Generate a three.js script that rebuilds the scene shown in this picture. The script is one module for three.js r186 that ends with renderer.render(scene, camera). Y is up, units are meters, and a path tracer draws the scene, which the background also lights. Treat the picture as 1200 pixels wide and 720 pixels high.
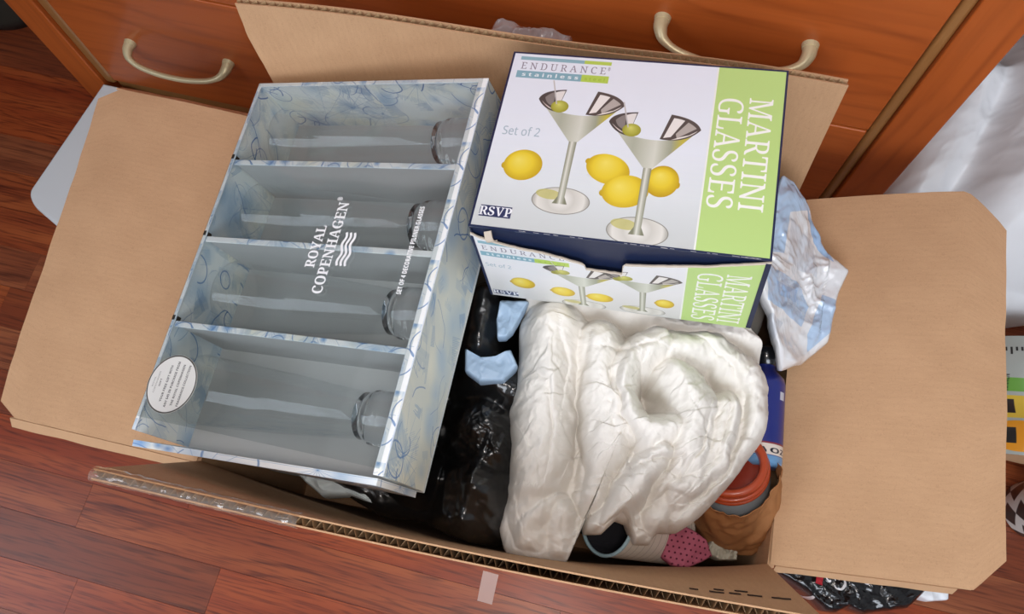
import * as THREE from 'three';
import { mergeGeometries, toCreasedNormals } from 'three/addons/utils/BufferGeometryUtils.js';
import { RoundedBoxGeometry } from 'three/addons/geometries/RoundedBoxGeometry.js';
import { RectAreaLightUniformsLib } from 'three/addons/lights/RectAreaLightUniformsLib.js';

// ------------------------------------------------------------------ camera, light, exposure
RectAreaLightUniformsLib.init();
const V = (x, y, z) => new THREE.Vector3(x, y, z);
const scene = new THREE.Scene();
const camera = new THREE.PerspectiveCamera(2 * Math.atan(360 / 950) * 180 / Math.PI, 1200 / 720, 0.02, 30);
camera.position.set(0, 1, 0);
{
  const right = V(0.96844511, -0.03284901, -0.24705265), up = V(-0.22357567, 0.32351299, -0.91943094), back = V(0.11012714, 0.94565336, 0.30596034);
  camera.quaternion.setFromRotationMatrix(new THREE.Matrix4().makeBasis(right, up, back));
}
scene.add(camera);
const renderer = new THREE.WebGLRenderer({ antialias: true });
renderer.toneMapping = THREE.LinearToneMapping;
renderer.toneMappingExposure = 0.39;
renderer.shadowMap.enabled = true;
scene.background = new THREE.Color(0x0b0b0c);

const CEIL = 2.5;
function areaLight(w, h, color, intensity, pos, target) {
  const l = new THREE.RectAreaLight(color, intensity, w, h);
  l.position.copy(pos); l.lookAt(target); l.castShadow = true; l.name = 'area_light'; scene.add(l); return l;
}
areaLight(1.3, 0.24, 0xf0f7ff, 10, V(0.1, CEIL - 0.07, 0), V(0.1, 0, 0.0001));            // the ceiling lamp's diffuser
areaLight(1.4, 0.95, 0xe8efff, 8, V(-1.66, 1.75, 0.75), V(0, 1.3, 0.6));                 // daylight from the window in the left wall
areaLight(1.5, 1.1, 0xecf4ff, 20, V(0.3, 1.8, 1.63), V(0.1, 0.4, -0.3));                   // daylight from the window behind the camera
const flash = new THREE.SpotLight(0xfff3ea, 1.15, 4, 0.9, 0.5, 2);                                 // the camera's own flash
flash.position.set(0.03, 1.1, 0.04); flash.target.position.set(-0.05, 0, -0.3); flash.castShadow = true; flash.shadow.radius = 2.5; flash.name = 'camera_flash';
scene.add(flash, flash.target);

// ------------------------------------------------------------------ helpers
let seed = 20240607;
const rnd = () => { seed = (seed + 0x6d2b79f5) | 0; let t = Math.imul(seed ^ (seed >>> 15), 1 | seed); t = (t + Math.imul(t ^ (t >>> 7), 61 | t)) ^ t; return ((t ^ (t >>> 14)) >>> 0) / 4294967296; };
const rr = (a, b) => a + (b - a) * rnd();
const lerp = (a, b, t) => a + (b - a) * t, clamp = (x, a = 0, b = 1) => Math.min(b, Math.max(a, x));
const smooth = (a, b, x) => { const t = clamp((x - a) / (b - a)); return t * t * (3 - 2 * t); };
const hash = (x, y, s) => { let h = Math.imul(x | 0, 374761393) ^ Math.imul(y | 0, 668265263) ^ Math.imul(s | 0, 1442695041); h = Math.imul(h ^ (h >>> 13), 1274126177); return ((h ^ (h >>> 16)) >>> 0) / 4294967296; };
function vnoise(x, y, s = 0, per = 0) {                                   // value noise 0..1, tiling with period per
  const xi = Math.floor(x), yi = Math.floor(y), fx = x - xi, fy = y - yi, u = fx * fx * (3 - 2 * fx), v = fy * fy * (3 - 2 * fy);
  const w = (n, p) => (p ? ((n % p) + p) % p : n), px = Array.isArray(per) ? per[0] : per, py = Array.isArray(per) ? per[1] : per;
  const a = hash(w(xi, px), w(yi, py), s), b = hash(w(xi + 1, px), w(yi, py), s), c = hash(w(xi, px), w(yi + 1, py), s), d = hash(w(xi + 1, px), w(yi + 1, py), s);
  return lerp(lerp(a, b, u), lerp(c, d, u), v);
}
const fbm = (x, y, s, o = 4) => { let r = 0, a = 0.5, t = 0; for (let i = 0; i < o; i++) { r += a * vnoise(x, y, s + i); t += a; a *= 0.5; x *= 2.03; y *= 2.03; } return r / t; };
const ridge = (x, y, s, o = 3) => { let r = 0, a = 0.5, t = 0; for (let i = 0; i < o; i++) { r += a * (1 - Math.abs(2 * vnoise(x, y, s + i * 7) - 1)); t += a; a *= 0.5; const q = x * 1.7 + y * 0.9; y = y * 1.7 - x * 0.9; x = q; } return r / t; };

const counts = {};
const numbered = (n) => { const k = (counts[n] = (counts[n] ?? -1) + 1); return k ? n + '_' + String(k).padStart(3, '0') : n; };
function info(o, label, category, group, kind) { if (label) o.userData.label = label; if (category) o.userData.category = category; if (group) o.userData.group = group; if (kind) o.userData.kind = kind; return o; }
function thing(name, label, category, pos = [0, 0, 0], group) { const g = new THREE.Group(); g.name = numbered(name); g.position.set(...pos); scene.add(g); return info(g, label, category, group); }
function part(parent, name, geo, mat, label) {
  const m = new THREE.Mesh(Array.isArray(geo) ? mergeGeometries(geo.map((g) => (g.index ? g.toNonIndexed() : g))) : geo, mat);
  m.castShadow = m.receiveShadow = true;
  let n = name; const same = parent.children.filter((c) => c.name === name || c.name.startsWith(name + '_0')).length;
  if (same) n = name + '_' + String(same).padStart(3, '0');
  m.name = n; parent.add(m); if (label) m.userData.label = label; return m;
}
function solo(name, geo, mat, label, category, group) { const m = new THREE.Mesh(Array.isArray(geo) ? mergeGeometries(geo.map((g) => (g.index ? g.toNonIndexed() : g))) : geo, mat); m.castShadow = m.receiveShadow = true; m.name = numbered(name); scene.add(m); return info(m, label, category, group); }
function struct(name, geo, mat) { const m = new THREE.Mesh(geo, mat); m.castShadow = m.receiveShadow = true; m.name = name; scene.add(m); m.userData.kind = 'structure'; return m; }
const box = (w, h, d, x, y, z, r = 0) => { const g = r ? new RoundedBoxGeometry(w, h, d, 2, r) : new THREE.BoxGeometry(w, h, d); g.translate(x, y, z); return g; };

// a closed thin sheet: P(u,v) is its middle surface, t its thickness; uv in metres
function sheet(P, nu, nv, t, W = 1, L = 1, uvf) {
  const pos = [], uv = [], idx = [], N = [], M = [];
  const e = 1e-3;
  for (let j = 0; j <= nv; j++) for (let i = 0; i <= nu; i++) {
    const u = i / nu, v = j / nv, p = P(u, v);
    const du = P(Math.min(1, u + e), v).sub(P(Math.max(0, u - e), v)), dv = P(u, Math.min(1, v + e)).sub(P(u, Math.max(0, v - e)));
    M.push(p); N.push(du.cross(dv).normalize().negate());
  }
  const S = nu + 1, add = (p, a, b) => { pos.push(p.x, p.y, p.z); uv.push(a, b); return pos.length / 3 - 1; };
  const at = (k, s) => M[k].clone().addScaledVector(N[k], s * t / 2);
  for (const s of [1, -1]) {
    const base = pos.length / 3;
    for (let j = 0; j <= nv; j++) for (let i = 0; i <= nu; i++) { const [a, b] = uvf ? uvf(i / nu, j / nv, s) : [i / nu * W, j / nv * L]; add(at(j * S + i, s), a, b); }
    for (let j = 0; j < nv; j++) for (let i = 0; i < nu; i++) {
      const a = base + j * S + i, b = a + 1, c = a + S, d = c + 1;
      if (s > 0) idx.push(a, c, b, b, c, d); else idx.push(a, b, c, b, d, c);
    }
  }
  const side = (list) => { for (let k = 0; k < list.length - 1; k++) { const [k0, k1] = [list[k], list[k + 1]]; const a = add(at(k0, 1), k * 0.01, 0), b = add(at(k1, 1), k * 0.01 + 0.01, 0), c = add(at(k0, -1), k * 0.01, t), d = add(at(k1, -1), k * 0.01 + 0.01, t); idx.push(a, b, c, b, d, c); } };
  const row = (j) => [...Array(S).keys()].map((i) => j * S + i), col = (i) => [...Array(nv + 1).keys()].map((j) => j * S + i);
  side(row(0)); side(row(nv).reverse()); side(col(0).reverse()); side(col(nu));
  const g = new THREE.BufferGeometry();
  g.setAttribute('position', new THREE.Float32BufferAttribute(pos, 3)); g.setAttribute('uv', new THREE.Float32BufferAttribute(uv, 2)); g.setIndex(idx); g.computeVertexNormals();
  return g;
}
const bil = (A, B, C, D) => (u, v) => A.clone().multiplyScalar((1 - u) * (1 - v)).addScaledVector(B, u * (1 - v)).addScaledVector(C, u * v).addScaledVector(D, (1 - u) * v);

// a heap of soft stuff seen from above: an outline [x,z] on the ground plan, a height field, a rolled edge and a skirt
function drape({ outline, H, rings = 70, segs = 240, drop = 0.02, roll = 0.2, skirt = 0.03, tuck = 0.08, warp, centre, rise = 0 }) {
  const cx = centre ? centre[0] : outline.reduce((s, p) => s + p[0], 0) / outline.length, cz = centre ? centre[1] : outline.reduce((s, p) => s + p[1], 0) / outline.length;
  const poly = outline.map((p) => [Math.atan2(p[1] - cz, p[0] - cx), p]);
  const edge = (th) => {                                             // where the ray from the centre leaves the outline
    const dx = Math.cos(th), dz = Math.sin(th); let best = 0;
    for (let i = 0; i < outline.length; i++) {
      const [ax, az] = outline[i], [bx, bz] = outline[(i + 1) % outline.length], ex = bx - ax, ez = bz - az, den = dx * ez - dz * ex;
      if (Math.abs(den) < 1e-12) continue;
      const t = ((ax - cx) * ez - (az - cz) * ex) / den, s = ((ax - cx) * dz - (az - cz) * dx) / den;
      if (t > 0 && s >= -1e-6 && s <= 1 + 1e-6) best = Math.max(best, t);
    }
    return best;
  };
  const R = []; for (let i = 0; i < segs; i++) R.push(edge(i / segs * Math.PI * 2 - Math.PI + 1e-4));
  const pos = [], uv = [], idx = [], SK = skirt > 0 ? 5 : 0;
  for (let j = 0; j <= rings + SK; j++) for (let i = 0; i < segs; i++) {
    const th = i / segs * Math.PI * 2 - Math.PI + 1e-4, q = Math.min(1, j / rings), k = Math.max(0, j - rings) / Math.max(1, SK);
    const rho = q < 1 ? 1 - (1 - q) ** 1.15 : 1 - tuck * k * k, r = R[i] * rho;
    let x = cx + Math.cos(th) * r, z = cz + Math.sin(th) * r;
    let y = H(x, z, Math.min(rho, 1), th);
    const s = clamp((Math.min(1, q) - (1 - roll)) / roll), fall = 1 - Math.sqrt(Math.max(0, 1 - s * s));
    y -= (typeof drop === 'function' ? drop(x, z) : drop) * fall + skirt * k;
    if (warp) { const w = warp(x, y, z, rho, k); x += w[0]; y += w[1]; z += w[2]; }
    pos.push(x, y, z); uv.push(x, z + (k ? y : 0));
  }
  for (let j = 0; j < rings + SK; j++) for (let i = 0; i < segs; i++) { const a = j * segs + i, b = j * segs + (i + 1) % segs, c = a + segs, d = b + segs; idx.push(a, b, c, b, d, c); }
  const g = new THREE.BufferGeometry();
  g.setAttribute('position', new THREE.Float32BufferAttribute(pos, 3)); g.setAttribute('uv', new THREE.Float32BufferAttribute(uv, 2)); g.setIndex(idx); g.computeVertexNormals();
  return g;
}
// rounded folds: each lobe is a polyline of [x, y, z, width]; the heap is their smooth maximum
function lobes(list, k = 0.0035, fallK = 0.9) {
  return (x, z) => {
    let sum = 0;
    for (const L of list) {
      let best = -9;
      for (let i = 0; i < Math.max(1, L.length - 1); i++) {
        const a = L[i], b = L[Math.min(i + 1, L.length - 1)], dx = b[0] - a[0], dz = b[2] - a[2], l2 = dx * dx + dz * dz || 1;
        const t = clamp(((x - a[0]) * dx + (z - a[2]) * dz) / l2), w = lerp(a[3], b[3], t), d2 = (x - a[0] - dx * t) ** 2 + (z - a[2] - dz * t) ** 2;
        best = Math.max(best, lerp(a[1], b[1], t) - fallK * w * (d2 / (w * w)));
      }
      sum += Math.exp(best / k - 0.36 / k);
    }
    return k * Math.log(sum + 1e-30) + 0.36;
  };
}
// ------------------------------------------------------------------ textures
function dataTex(w, h, fn, opt = {}) {
  const d = new Uint8Array(w * h * 4);
  for (let y = 0; y < h; y++) for (let x = 0; x < w; x++) { const c = fn(x / w, y / h, x, y), k = (y * w + x) * 4; d[k] = clamp(c[0], 0, 255); d[k + 1] = clamp(c[1], 0, 255); d[k + 2] = clamp(c[2], 0, 255); d[k + 3] = 255; }
  const t = new THREE.DataTexture(d, w, h); t.wrapS = t.wrapT = THREE.RepeatWrapping; t.magFilter = THREE.LinearFilter; t.minFilter = THREE.LinearMipmapLinearFilter; t.generateMipmaps = true;
  if (!opt.linear) t.colorSpace = THREE.SRGBColorSpace;
  if (opt.rep) t.repeat.set(...opt.rep);
  t.needsUpdate = true; return t;
}
function canvasTex(w, h, draw, opt = {}) {
  const c = document.createElement('canvas'); c.width = w; c.height = h; const g = c.getContext('2d'); draw(g, w, h);
  const t = new THREE.CanvasTexture(c); t.colorSpace = opt.linear ? THREE.NoColorSpace : THREE.SRGBColorSpace; t.wrapS = t.wrapT = THREE.RepeatWrapping; t.anisotropy = 8; if (opt.rep) t.repeat.set(...opt.rep); return t;
}
const mix3 = (a, b, t) => [lerp(a[0], b[0], t), lerp(a[1], b[1], t), lerp(a[2], b[2], t)];
// uv in metres throughout: repeat = 1 / size of the texture in metres
function woodTex(dark, mid, light, s, sizeU, sizeV, fine = 1) {                        // grain runs along u
  return dataTex(512, 256, (u, v) => {
    const wob = vnoise(u * 4, v * 5, s, [4, 5]) * 1.2 + vnoise(u * 9, v * 8, s + 3, [9, 8]) * 0.3;
    const rings = Math.abs((((v * 10 + wob * 2.2) % 1) + 1) % 1 * 2 - 1), g = vnoise(u * 24, v * 128, s + 5, [24, 128]), g2 = vnoise(u * 10, v * 64, s + 9, [10, 64]);
    let c = mix3(mid, light, smooth(0.2, 0.9, vnoise(u * 3, v * 6, s + 11, [3, 6])) * 0.7); c = mix3(c, dark, clamp((1 - rings) ** 3 * 0.42 * (0.35 + 1.1 * vnoise(u * 5, v * 4, s + 15, [5, 4])) + (g - 0.5) * 0.62 * fine + (g2 - 0.5) * 0.5));
    const pore = g > 0.8 ? (g - 0.8) * 60 * fine : 0; return [c[0] - pore, c[1] - pore * 0.8, c[2] - pore * 0.6];
  }, { rep: [1 / sizeU, 1 / sizeV] });
}
const plankTex = [
  woodTex([78, 30, 16], [142, 66, 34], [172, 92, 48], 1, 0.5, 0.11), woodTex([80, 38, 24], [136, 72, 44], [164, 98, 62], 21, 0.55, 0.12),
  woodTex([82, 28, 12], [142, 58, 26], [172, 84, 40], 41, 0.45, 0.1), woodTex([68, 30, 18], [124, 58, 32], [148, 76, 42], 61, 0.6, 0.12)];
const dresserTex = woodTex([144, 69, 28], [171, 84, 34], [184, 94, 40], 81, 0.9, 0.3, 0.3);
const cardTex = dataTex(256, 256, (u, v) => {
  const fib = vnoise(u * 20, v * 128, 4, [20, 128]) - 0.5, blot = vnoise(u * 6, v * 6, 8, 6) - 0.5, spot = vnoise(u * 128, v * 128, 9, 128), line = Math.sin(v * Math.PI * 2 * 18) * 1.6;
  const k = fib * 4.5 + blot * 5 + line * 0.5 + (spot > 0.82 ? -7 : 0) + (spot < 0.1 ? 5 : 0); return [195 + k, 154 + k * 0.95, 116 + k * 0.85];
}, { rep: [1 / 0.1, 1 / 0.1] });
const cardTexU = cardTex.clone(); cardTexU.rotation = Math.PI / 2; cardTexU.needsUpdate = true;
// ink drawing of an old sea chart in blue on cream
const toileDraw = (base, sd, dense) => (g, w, h) => {
  let s0 = sd; const r = () => { s0 = (Math.imul(s0, 1103515245) + 12345) & 0x7fffffff; return s0 / 0x7fffffff; };
  g.fillStyle = base; g.fillRect(0, 0, w, h);
  for (let i = 0; i < 90 * dense; i++) { const x = r() * w, y = r() * h, a = w * (0.02 + 0.09 * r()); const gr = g.createRadialGradient(x, y, 0, x, y, a); const c = r() < 0.62 ? '150,180,208' : '236,234,214'; gr.addColorStop(0, `rgba(${c},.5)`); gr.addColorStop(1, `rgba(${c},0)`); g.fillStyle = gr; g.fillRect(x - a, y - a, 2 * a, 2 * a); }
  g.lineCap = 'round';
  for (let i = 0; i < 70 * dense; i++) {                                      // hatching
    const x = r() * w, y = r() * h, a = r() * 6.28, n = 6 + r() * 16, L = w * (0.02 + 0.06 * r()), st = 3 + r() * 4; g.strokeStyle = `rgba(70,116,172,${0.2 + 0.35 * r()})`; g.lineWidth = 0.8 + r() * 1.5;
    for (let k = 0; k < n; k++) { const ox = x + Math.cos(a + 1.57) * k * st, oy = y + Math.sin(a + 1.57) * k * st, l = L * (0.5 + r()); g.beginPath(); g.moveTo(ox, oy); g.lineTo(ox + Math.cos(a) * l, oy + Math.sin(a) * l); g.stroke(); }
  }
  for (let i = 0; i < 46 * dense; i++) {                                      // scrolls
    let x = r() * w, y = r() * h, a = r() * 6.28; g.strokeStyle = `rgba(48,92,158,${0.3 + 0.45 * r()})`; g.lineWidth = 1 + r() * 4.5; g.beginPath(); g.moveTo(x, y); const cur = (r() - 0.5) * 0.5;
    for (let k = 0; k < 14; k++) { a += cur + (r() - 0.5) * 0.5; x += Math.cos(a) * w * 0.012; y += Math.sin(a) * w * 0.012; g.lineTo(x, y); } g.stroke();
  }
  for (let i = 0; i < 5; i++) { const x = r() * w, y = r() * h, q = w * (0.06 + 0.08 * r()); g.strokeStyle = 'rgba(90,130,180,.45)'; g.lineWidth = 1.5; for (let k = 0; k < 16; k++) { const a = k / 16 * 6.283; g.beginPath(); g.moveTo(x, y); g.lineTo(x + Math.cos(a) * q * 2, y + Math.sin(a) * q * 2); g.stroke(); } }
  for (let i = 0; i < 7; i++) { const x = r() * w, y = r() * h, q = w * (0.03 + 0.05 * r()); g.strokeStyle = 'rgba(70,110,170,.6)'; g.lineWidth = 3 + r() * 3; g.beginPath(); g.ellipse(x, y, q, q * 0.9, r(), 0, 6.3); g.stroke(); }
};
const toileTex = canvasTex(1024, 1024, toileDraw('#e9eeec', 77, 1.3), { rep: [1 / 0.2, 1 / 0.2] });
const toileDark = canvasTex(1024, 1024, (g, w, h) => { toileDraw('#d0d5cc', 991, 1.5)(g, w, h); }, { rep: [1 / 0.22, 1 / 0.22] });

const rimTex = canvasTex(1024, 256, (g, w, h) => { toileDraw('#f4f5f3', 313, 0.25)(g, w, h); for (let i = 0; i < 22; i++) { const x = hash(i, 1, 77) * w, y = hash(i, 2, 77) * h, a = 8 + 34 * hash(i, 3, 77); const gr = g.createRadialGradient(x, y, 0, x, y, a); gr.addColorStop(0, 'rgba(84,134,196,.75)'); gr.addColorStop(1, 'rgba(84,134,196,0)'); g.fillStyle = gr; g.fillRect(x - a, y - a, 2 * a, 2 * a); } }, { rep: [1 / 0.2, 1 / 0.05] });
const std = (o) => new THREE.MeshStandardMaterial(o), phys = (o) => new THREE.MeshPhysicalMaterial({ ...o });
const M = {
  card: std({ map: cardTex, roughness: 0.85 }), cardU: std({ map: cardTexU, roughness: 0.85 }), cardEdge: std({ color: 0xb99368, roughness: 0.9 }), flute: std({ color: 0xc2a27a, roughness: 0.95 }),
  planks: plankTex.map((t) => phys({ map: t, roughness: 0.5, clearcoat: 0.55, clearcoatRoughness: 0.3, specularIntensity: 0.5 })),
  dresser: phys({ map: dresserTex, roughness: 0.45, clearcoat: 0.22, clearcoatRoughness: 0.12, specularIntensity: 0.6 }), moulding: phys({ color: 0x96683a, roughness: 0.35, clearcoat: 0.5 }), cavity: std({ color: 0x2a1a10, roughness: 0.9 }),
  brass: std({ color: 0xd6caa2, metalness: 0.3, roughness: 0.35 }),
  toile: std({ map: toileTex, roughness: 0.5 }), rim: std({ map: rimTex, roughness: 0.45 }), toileDark: std({ map: toileDark, roughness: 0.5 }), grey: std({ color: 0xc2c2c0, roughness: 0.75 }),
  thinGlass: phys({ color: 0xfbfcfc, transmission: 1, thickness: 0, ior: 1.5, roughness: 0.02 }),
  glass: phys({ color: 0xffffff, transmission: 1, thickness: 0.004, ior: 1.5, roughness: 0.0 }), film: phys({ color: 0xf4f6f6, transmission: 1, thickness: 0, ior: 1.5, roughness: 0.06 }),
  navy: std({ color: 0x1b2747, roughness: 0.45 }), white: std({ color: 0xe9e4dc, roughness: 0.8 }), torn: std({ color: 0xcdbfae, roughness: 0.95 }),
  tissue: phys({ color: 0xe9e4dc, roughness: 0.85, transmission: 0.0 }), blackPlastic: phys({ color: 0x141415, roughness: 0.3, clearcoat: 0.9, clearcoatRoughness: 0.12, side: THREE.DoubleSide }),
  bluePlastic: phys({ color: 0xa9c3dd, roughness: 0.4, side: THREE.DoubleSide }), whitePlastic: phys({ color: 0xf1f3f6, roughness: 0.35, side: THREE.DoubleSide }),
  wall: std({ color: 0xcbccca, roughness: 0.95 }), ceiling: std({ color: 0xb4b2ae, roughness: 0.95 }),
};

// ------------------------------------------------------------------ the room
const X0 = -1.72, X1 = 2.2, Z0 = -1.02, Z1 = 1.7;
const floor = struct('floor', box(X1 - X0, 0.1, Z1 - Z0, (X0 + X1) / 2, -0.062, (Z0 + Z1) / 2), std({ color: 0x3a1a0e, roughness: 0.8 }));
{
  const w = 0.0535, gap = 0.0004, cuts = [-1.7, 1.3];
  const row0 = Math.floor((-1.0 - 0.0224) / w);
  for (let k = row0; 0.0224 + (k + 1) * w < 0.62; k++) {
    const z = 0.0224 + k * w; let x = cuts[0]; let first = true;
    const ends = k === 0 ? [-1.2, -0.562, 0.03, 0.7, 1.3] : k === 1 ? [-0.95, -0.372, 0.4, 1.3] : null;
    let n = 0;
    while (x < cuts[1] - 0.01) {
      let e = ends ? ends[n++] : x + (first ? rr(0.25, 0.8) : rr(0.45, 0.95)); first = false; if (e > cuts[1] - 0.2) e = cuts[1];
      const g = new THREE.BoxGeometry(e - x - gap, 0.012, w - gap); const p = g.attributes.position, uv = g.attributes.uv, off = rr(0, 1), ofv = rr(0, 1);
      for (let i = 0; i < p.count; i++) { uv.setXY(i, p.getX(i) + off, p.getZ(i) + p.getY(i) + ofv); }
      const m = part(floor, 'plank', g, M.planks[k === 1 && n === 1 ? 1 : Math.floor(rnd() * 4)]); m.position.set((x + e) / 2, -0.006 + rr(-0.0003, 0.0003), z + w / 2); x = e;
    }
  }
}
struct('wall_back', box(X1 - X0 + 0.2, CEIL + 0.1, 0.1, (X0 + X1) / 2, CEIL / 2, Z0 - 0.05), M.wall);
struct('wall_right', box(0.1, CEIL + 0.1, Z1 - Z0, X1 + 0.05, CEIL / 2, (Z0 + Z1) / 2), M.wall);
const pt = (a, b) => new THREE.Vector2(a, b);
const holed = (a0, a1, h0, h1, y0, y1) => { const sh = new THREE.Shape([pt(a0, -0.1), pt(a1, -0.1), pt(a1, CEIL + 0.05), pt(a0, CEIL + 0.05)]); sh.holes.push(new THREE.Path([pt(h0, y0), pt(h0, y1), pt(h1, y1), pt(h1, y0)])); return new THREE.ExtrudeGeometry(sh, { depth: 0.1, bevelEnabled: false }); };
const frame = (w, h) => mergeGeometries([box(w, 0.05, 0.06, 0, h / 2 - 0.025, 0), box(w, 0.05, 0.06, 0, 0.025 - h / 2, 0), box(0.05, h - 0.1, 0.06, 0.025 - w / 2, 0, 0), box(0.05, h - 0.1, 0.06, w / 2 - 0.025, 0, 0), box(0.04, h - 0.1, 0.05, 0, 0, 0)]);
const paneMat = std({ color: 0xffffff, emissive: 0xe8f0ff, emissiveIntensity: 3 });
{
  struct('wall_left', holed(Z0, Z1, 0, 1.5, 1.25, 2.25).rotateY(-Math.PI / 2).translate(X0, 0, 0), M.wall);
  const wl = struct('window_1', frame(1.5, 1).rotateY(Math.PI / 2).translate(X0 - 0.05, 1.75, 0.75), M.white); part(wl, 'pane', box(0.004, 0.98, 1.48, X0 - 0.085, 1.75, 0.75), paneMat);
  struct('wall_front', holed(X0 - 0.1, X1 + 0.1, -0.5, 1.1, 1.2, 2.4).translate(0, 0, Z1), M.wall);
  const wf = struct('window_2', frame(1.6, 1.2).translate(0.3, 1.8, Z1 + 0.05), M.white); part(wf, 'pane', box(1.58, 1.18, 0.004, 0.3, 1.8, Z1 + 0.085), paneMat);
}
struct('ceiling', box(X1 - X0 + 0.2, 0.1, Z1 - Z0 + 0.2, (X0 + X1) / 2, CEIL + 0.05, (Z0 + Z1) / 2), M.ceiling);
{
  const t = thing('ceiling_lamp', 'wide white flush ceiling lamp above the carton', 'lamp', [0.1, CEIL, 0]);
  part(t, 'housing', box(1.4, 0.05, 0.32, 0, -0.025, 0, 0.01), M.white); part(t, 'diffuser', box(1.32, 0.012, 0.26, 0, -0.054, 0), std({ color: 0xffffff, emissive: 0xfff2e4, emissiveIntensity: 2 }));
}
// ------------------------------------------------------------------ dresser
{
  const D = -0.48, t = thing('dresser', 'reddish brown wooden dresser with brass bow handles behind the carton', 'dresser', [-0.253, 0, D]);
  const wood = (w, h, d, x, y, z, vert, r = 0.002) => { const g = new RoundedBoxGeometry(w, h, d, 2, r), p = g.attributes.position, uv = g.attributes.uv, o = rr(0, 1), q = rr(0, 1); for (let i = 0; i < p.count; i++) vert ? uv.setXY(i, p.getY(i) + o, p.getX(i) + p.getZ(i) + q) : uv.setXY(i, p.getX(i) + o, p.getY(i) + p.getZ(i) + q); g.translate(x, y, z); return g; };
  const cx = 0.253;                                                      // the world's x = 0 in the dresser's own frame
  part(t, 'carcass', [wood(0.02, 0.78, 0.5, -0.509, 0.39, -0.26, true), wood(0.02, 0.78, 0.5, 0.509, 0.39, -0.26, true), wood(1.0, 0.76, 0.01, 0, 0.39, -0.5), wood(0.96, 0.02, 0.48, 0, 0.05, -0.27)], M.dresser);
  part(t, 'post', wood(0.044, 0.79, 0.03, -0.497, 0.395, -0.015, true), M.dresser); part(t, 'post', wood(0.044, 0.79, 0.03, 0.497, 0.395, -0.015, true), M.dresser);
  part(t, 'moulding', [wood(0.018, 0.72, 0.02, -0.466, 0.43, -0.014, true, 0.006)], M.moulding); part(t, 'moulding', wood(0.011, 0.72, 0.02, 0.4695, 0.43, -0.014, true, 0.004), M.moulding);
  part(t, 'rail', wood(0.92, 0.02, 0.022, 0.003, 0.072, -0.018), M.moulding);
  part(t, 'plinth', wood(0.95, 0.062, 0.02, 0, 0.031, -0.03), M.dresser);
  part(t, 'top', wood(1.08, 0.022, 0.56, 0, 0.8, -0.25, false, 0.006), M.dresser);
  const handle = () => {
    const c = new THREE.CatmullRomCurve3([V(-0.064, 0, 0), V(-0.0635, -0.001, 0.012), V(-0.056, -0.004, 0.022), V(-0.035, -0.008, 0.028), V(0, -0.0105, 0.030), V(0.035, -0.008, 0.028), V(0.056, -0.004, 0.022), V(0.0635, -0.001, 0.012), V(0.064, 0, 0)], false, 'catmullrom', 0.6);
    const n = 64, q = 12, fr = c.computeFrenetFrames(n), pos = [], idx = [], uv = [];
    for (let i = 0; i <= n; i++) { const s = i / n, p = c.getPointAt(s), e = Math.abs(s - 0.5) * 2, r = lerp(0.0034, 0.0066, smooth(0.6, 0.97, e)); for (let k = 0; k <= q; k++) { const a = k / q * 6.2832, v = p.clone().addScaledVector(fr.normals[i], Math.cos(a) * r).addScaledVector(fr.binormals[i], Math.sin(a) * r); pos.push(v.x, v.y, v.z); uv.push(s, k / q); } }
    for (let i = 0; i < n; i++) for (let k = 0; k < q; k++) { const a = i * (q + 1) + k, b = a + 1, d = a + q + 1, e = d + 1; idx.push(a, b, d, b, e, d); }
    const g = new THREE.BufferGeometry(); g.setAttribute('position', new THREE.Float32BufferAttribute(pos, 3)); g.setAttribute('uv', new THREE.Float32BufferAttribute(uv, 2)); g.setIndex(idx); g.computeVertexNormals(); g.computeVertexNormals();
    const ros = (x) => { const c2 = new THREE.CylinderGeometry(0.0068, 0.0075, 0.004, 20); c2.rotateX(Math.PI / 2); c2.translate(x, 0, 0.002); return c2; };
    return mergeGeometries([g.toNonIndexed(), ros(-0.064).toNonIndexed(), ros(0.064).toNonIndexed()]);
  };
  const hg = handle();
  for (const [y0, y1] of [[0.0835, 0.2985], [0.3015, 0.5185], [0.5215, 0.775]]) {
    const d = part(t, 'drawer', wood(0.918, y1 - y0, 0.022, 0.0035, (y0 + y1) / 2, -0.0135), M.dresser);
    for (const x of [-0.312, 0.31]) part(d, 'handle', hg.clone().translate(x, (y0 + y1) / 2 - 0.003, -0.0025), M.brass);
  }
}
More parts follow.
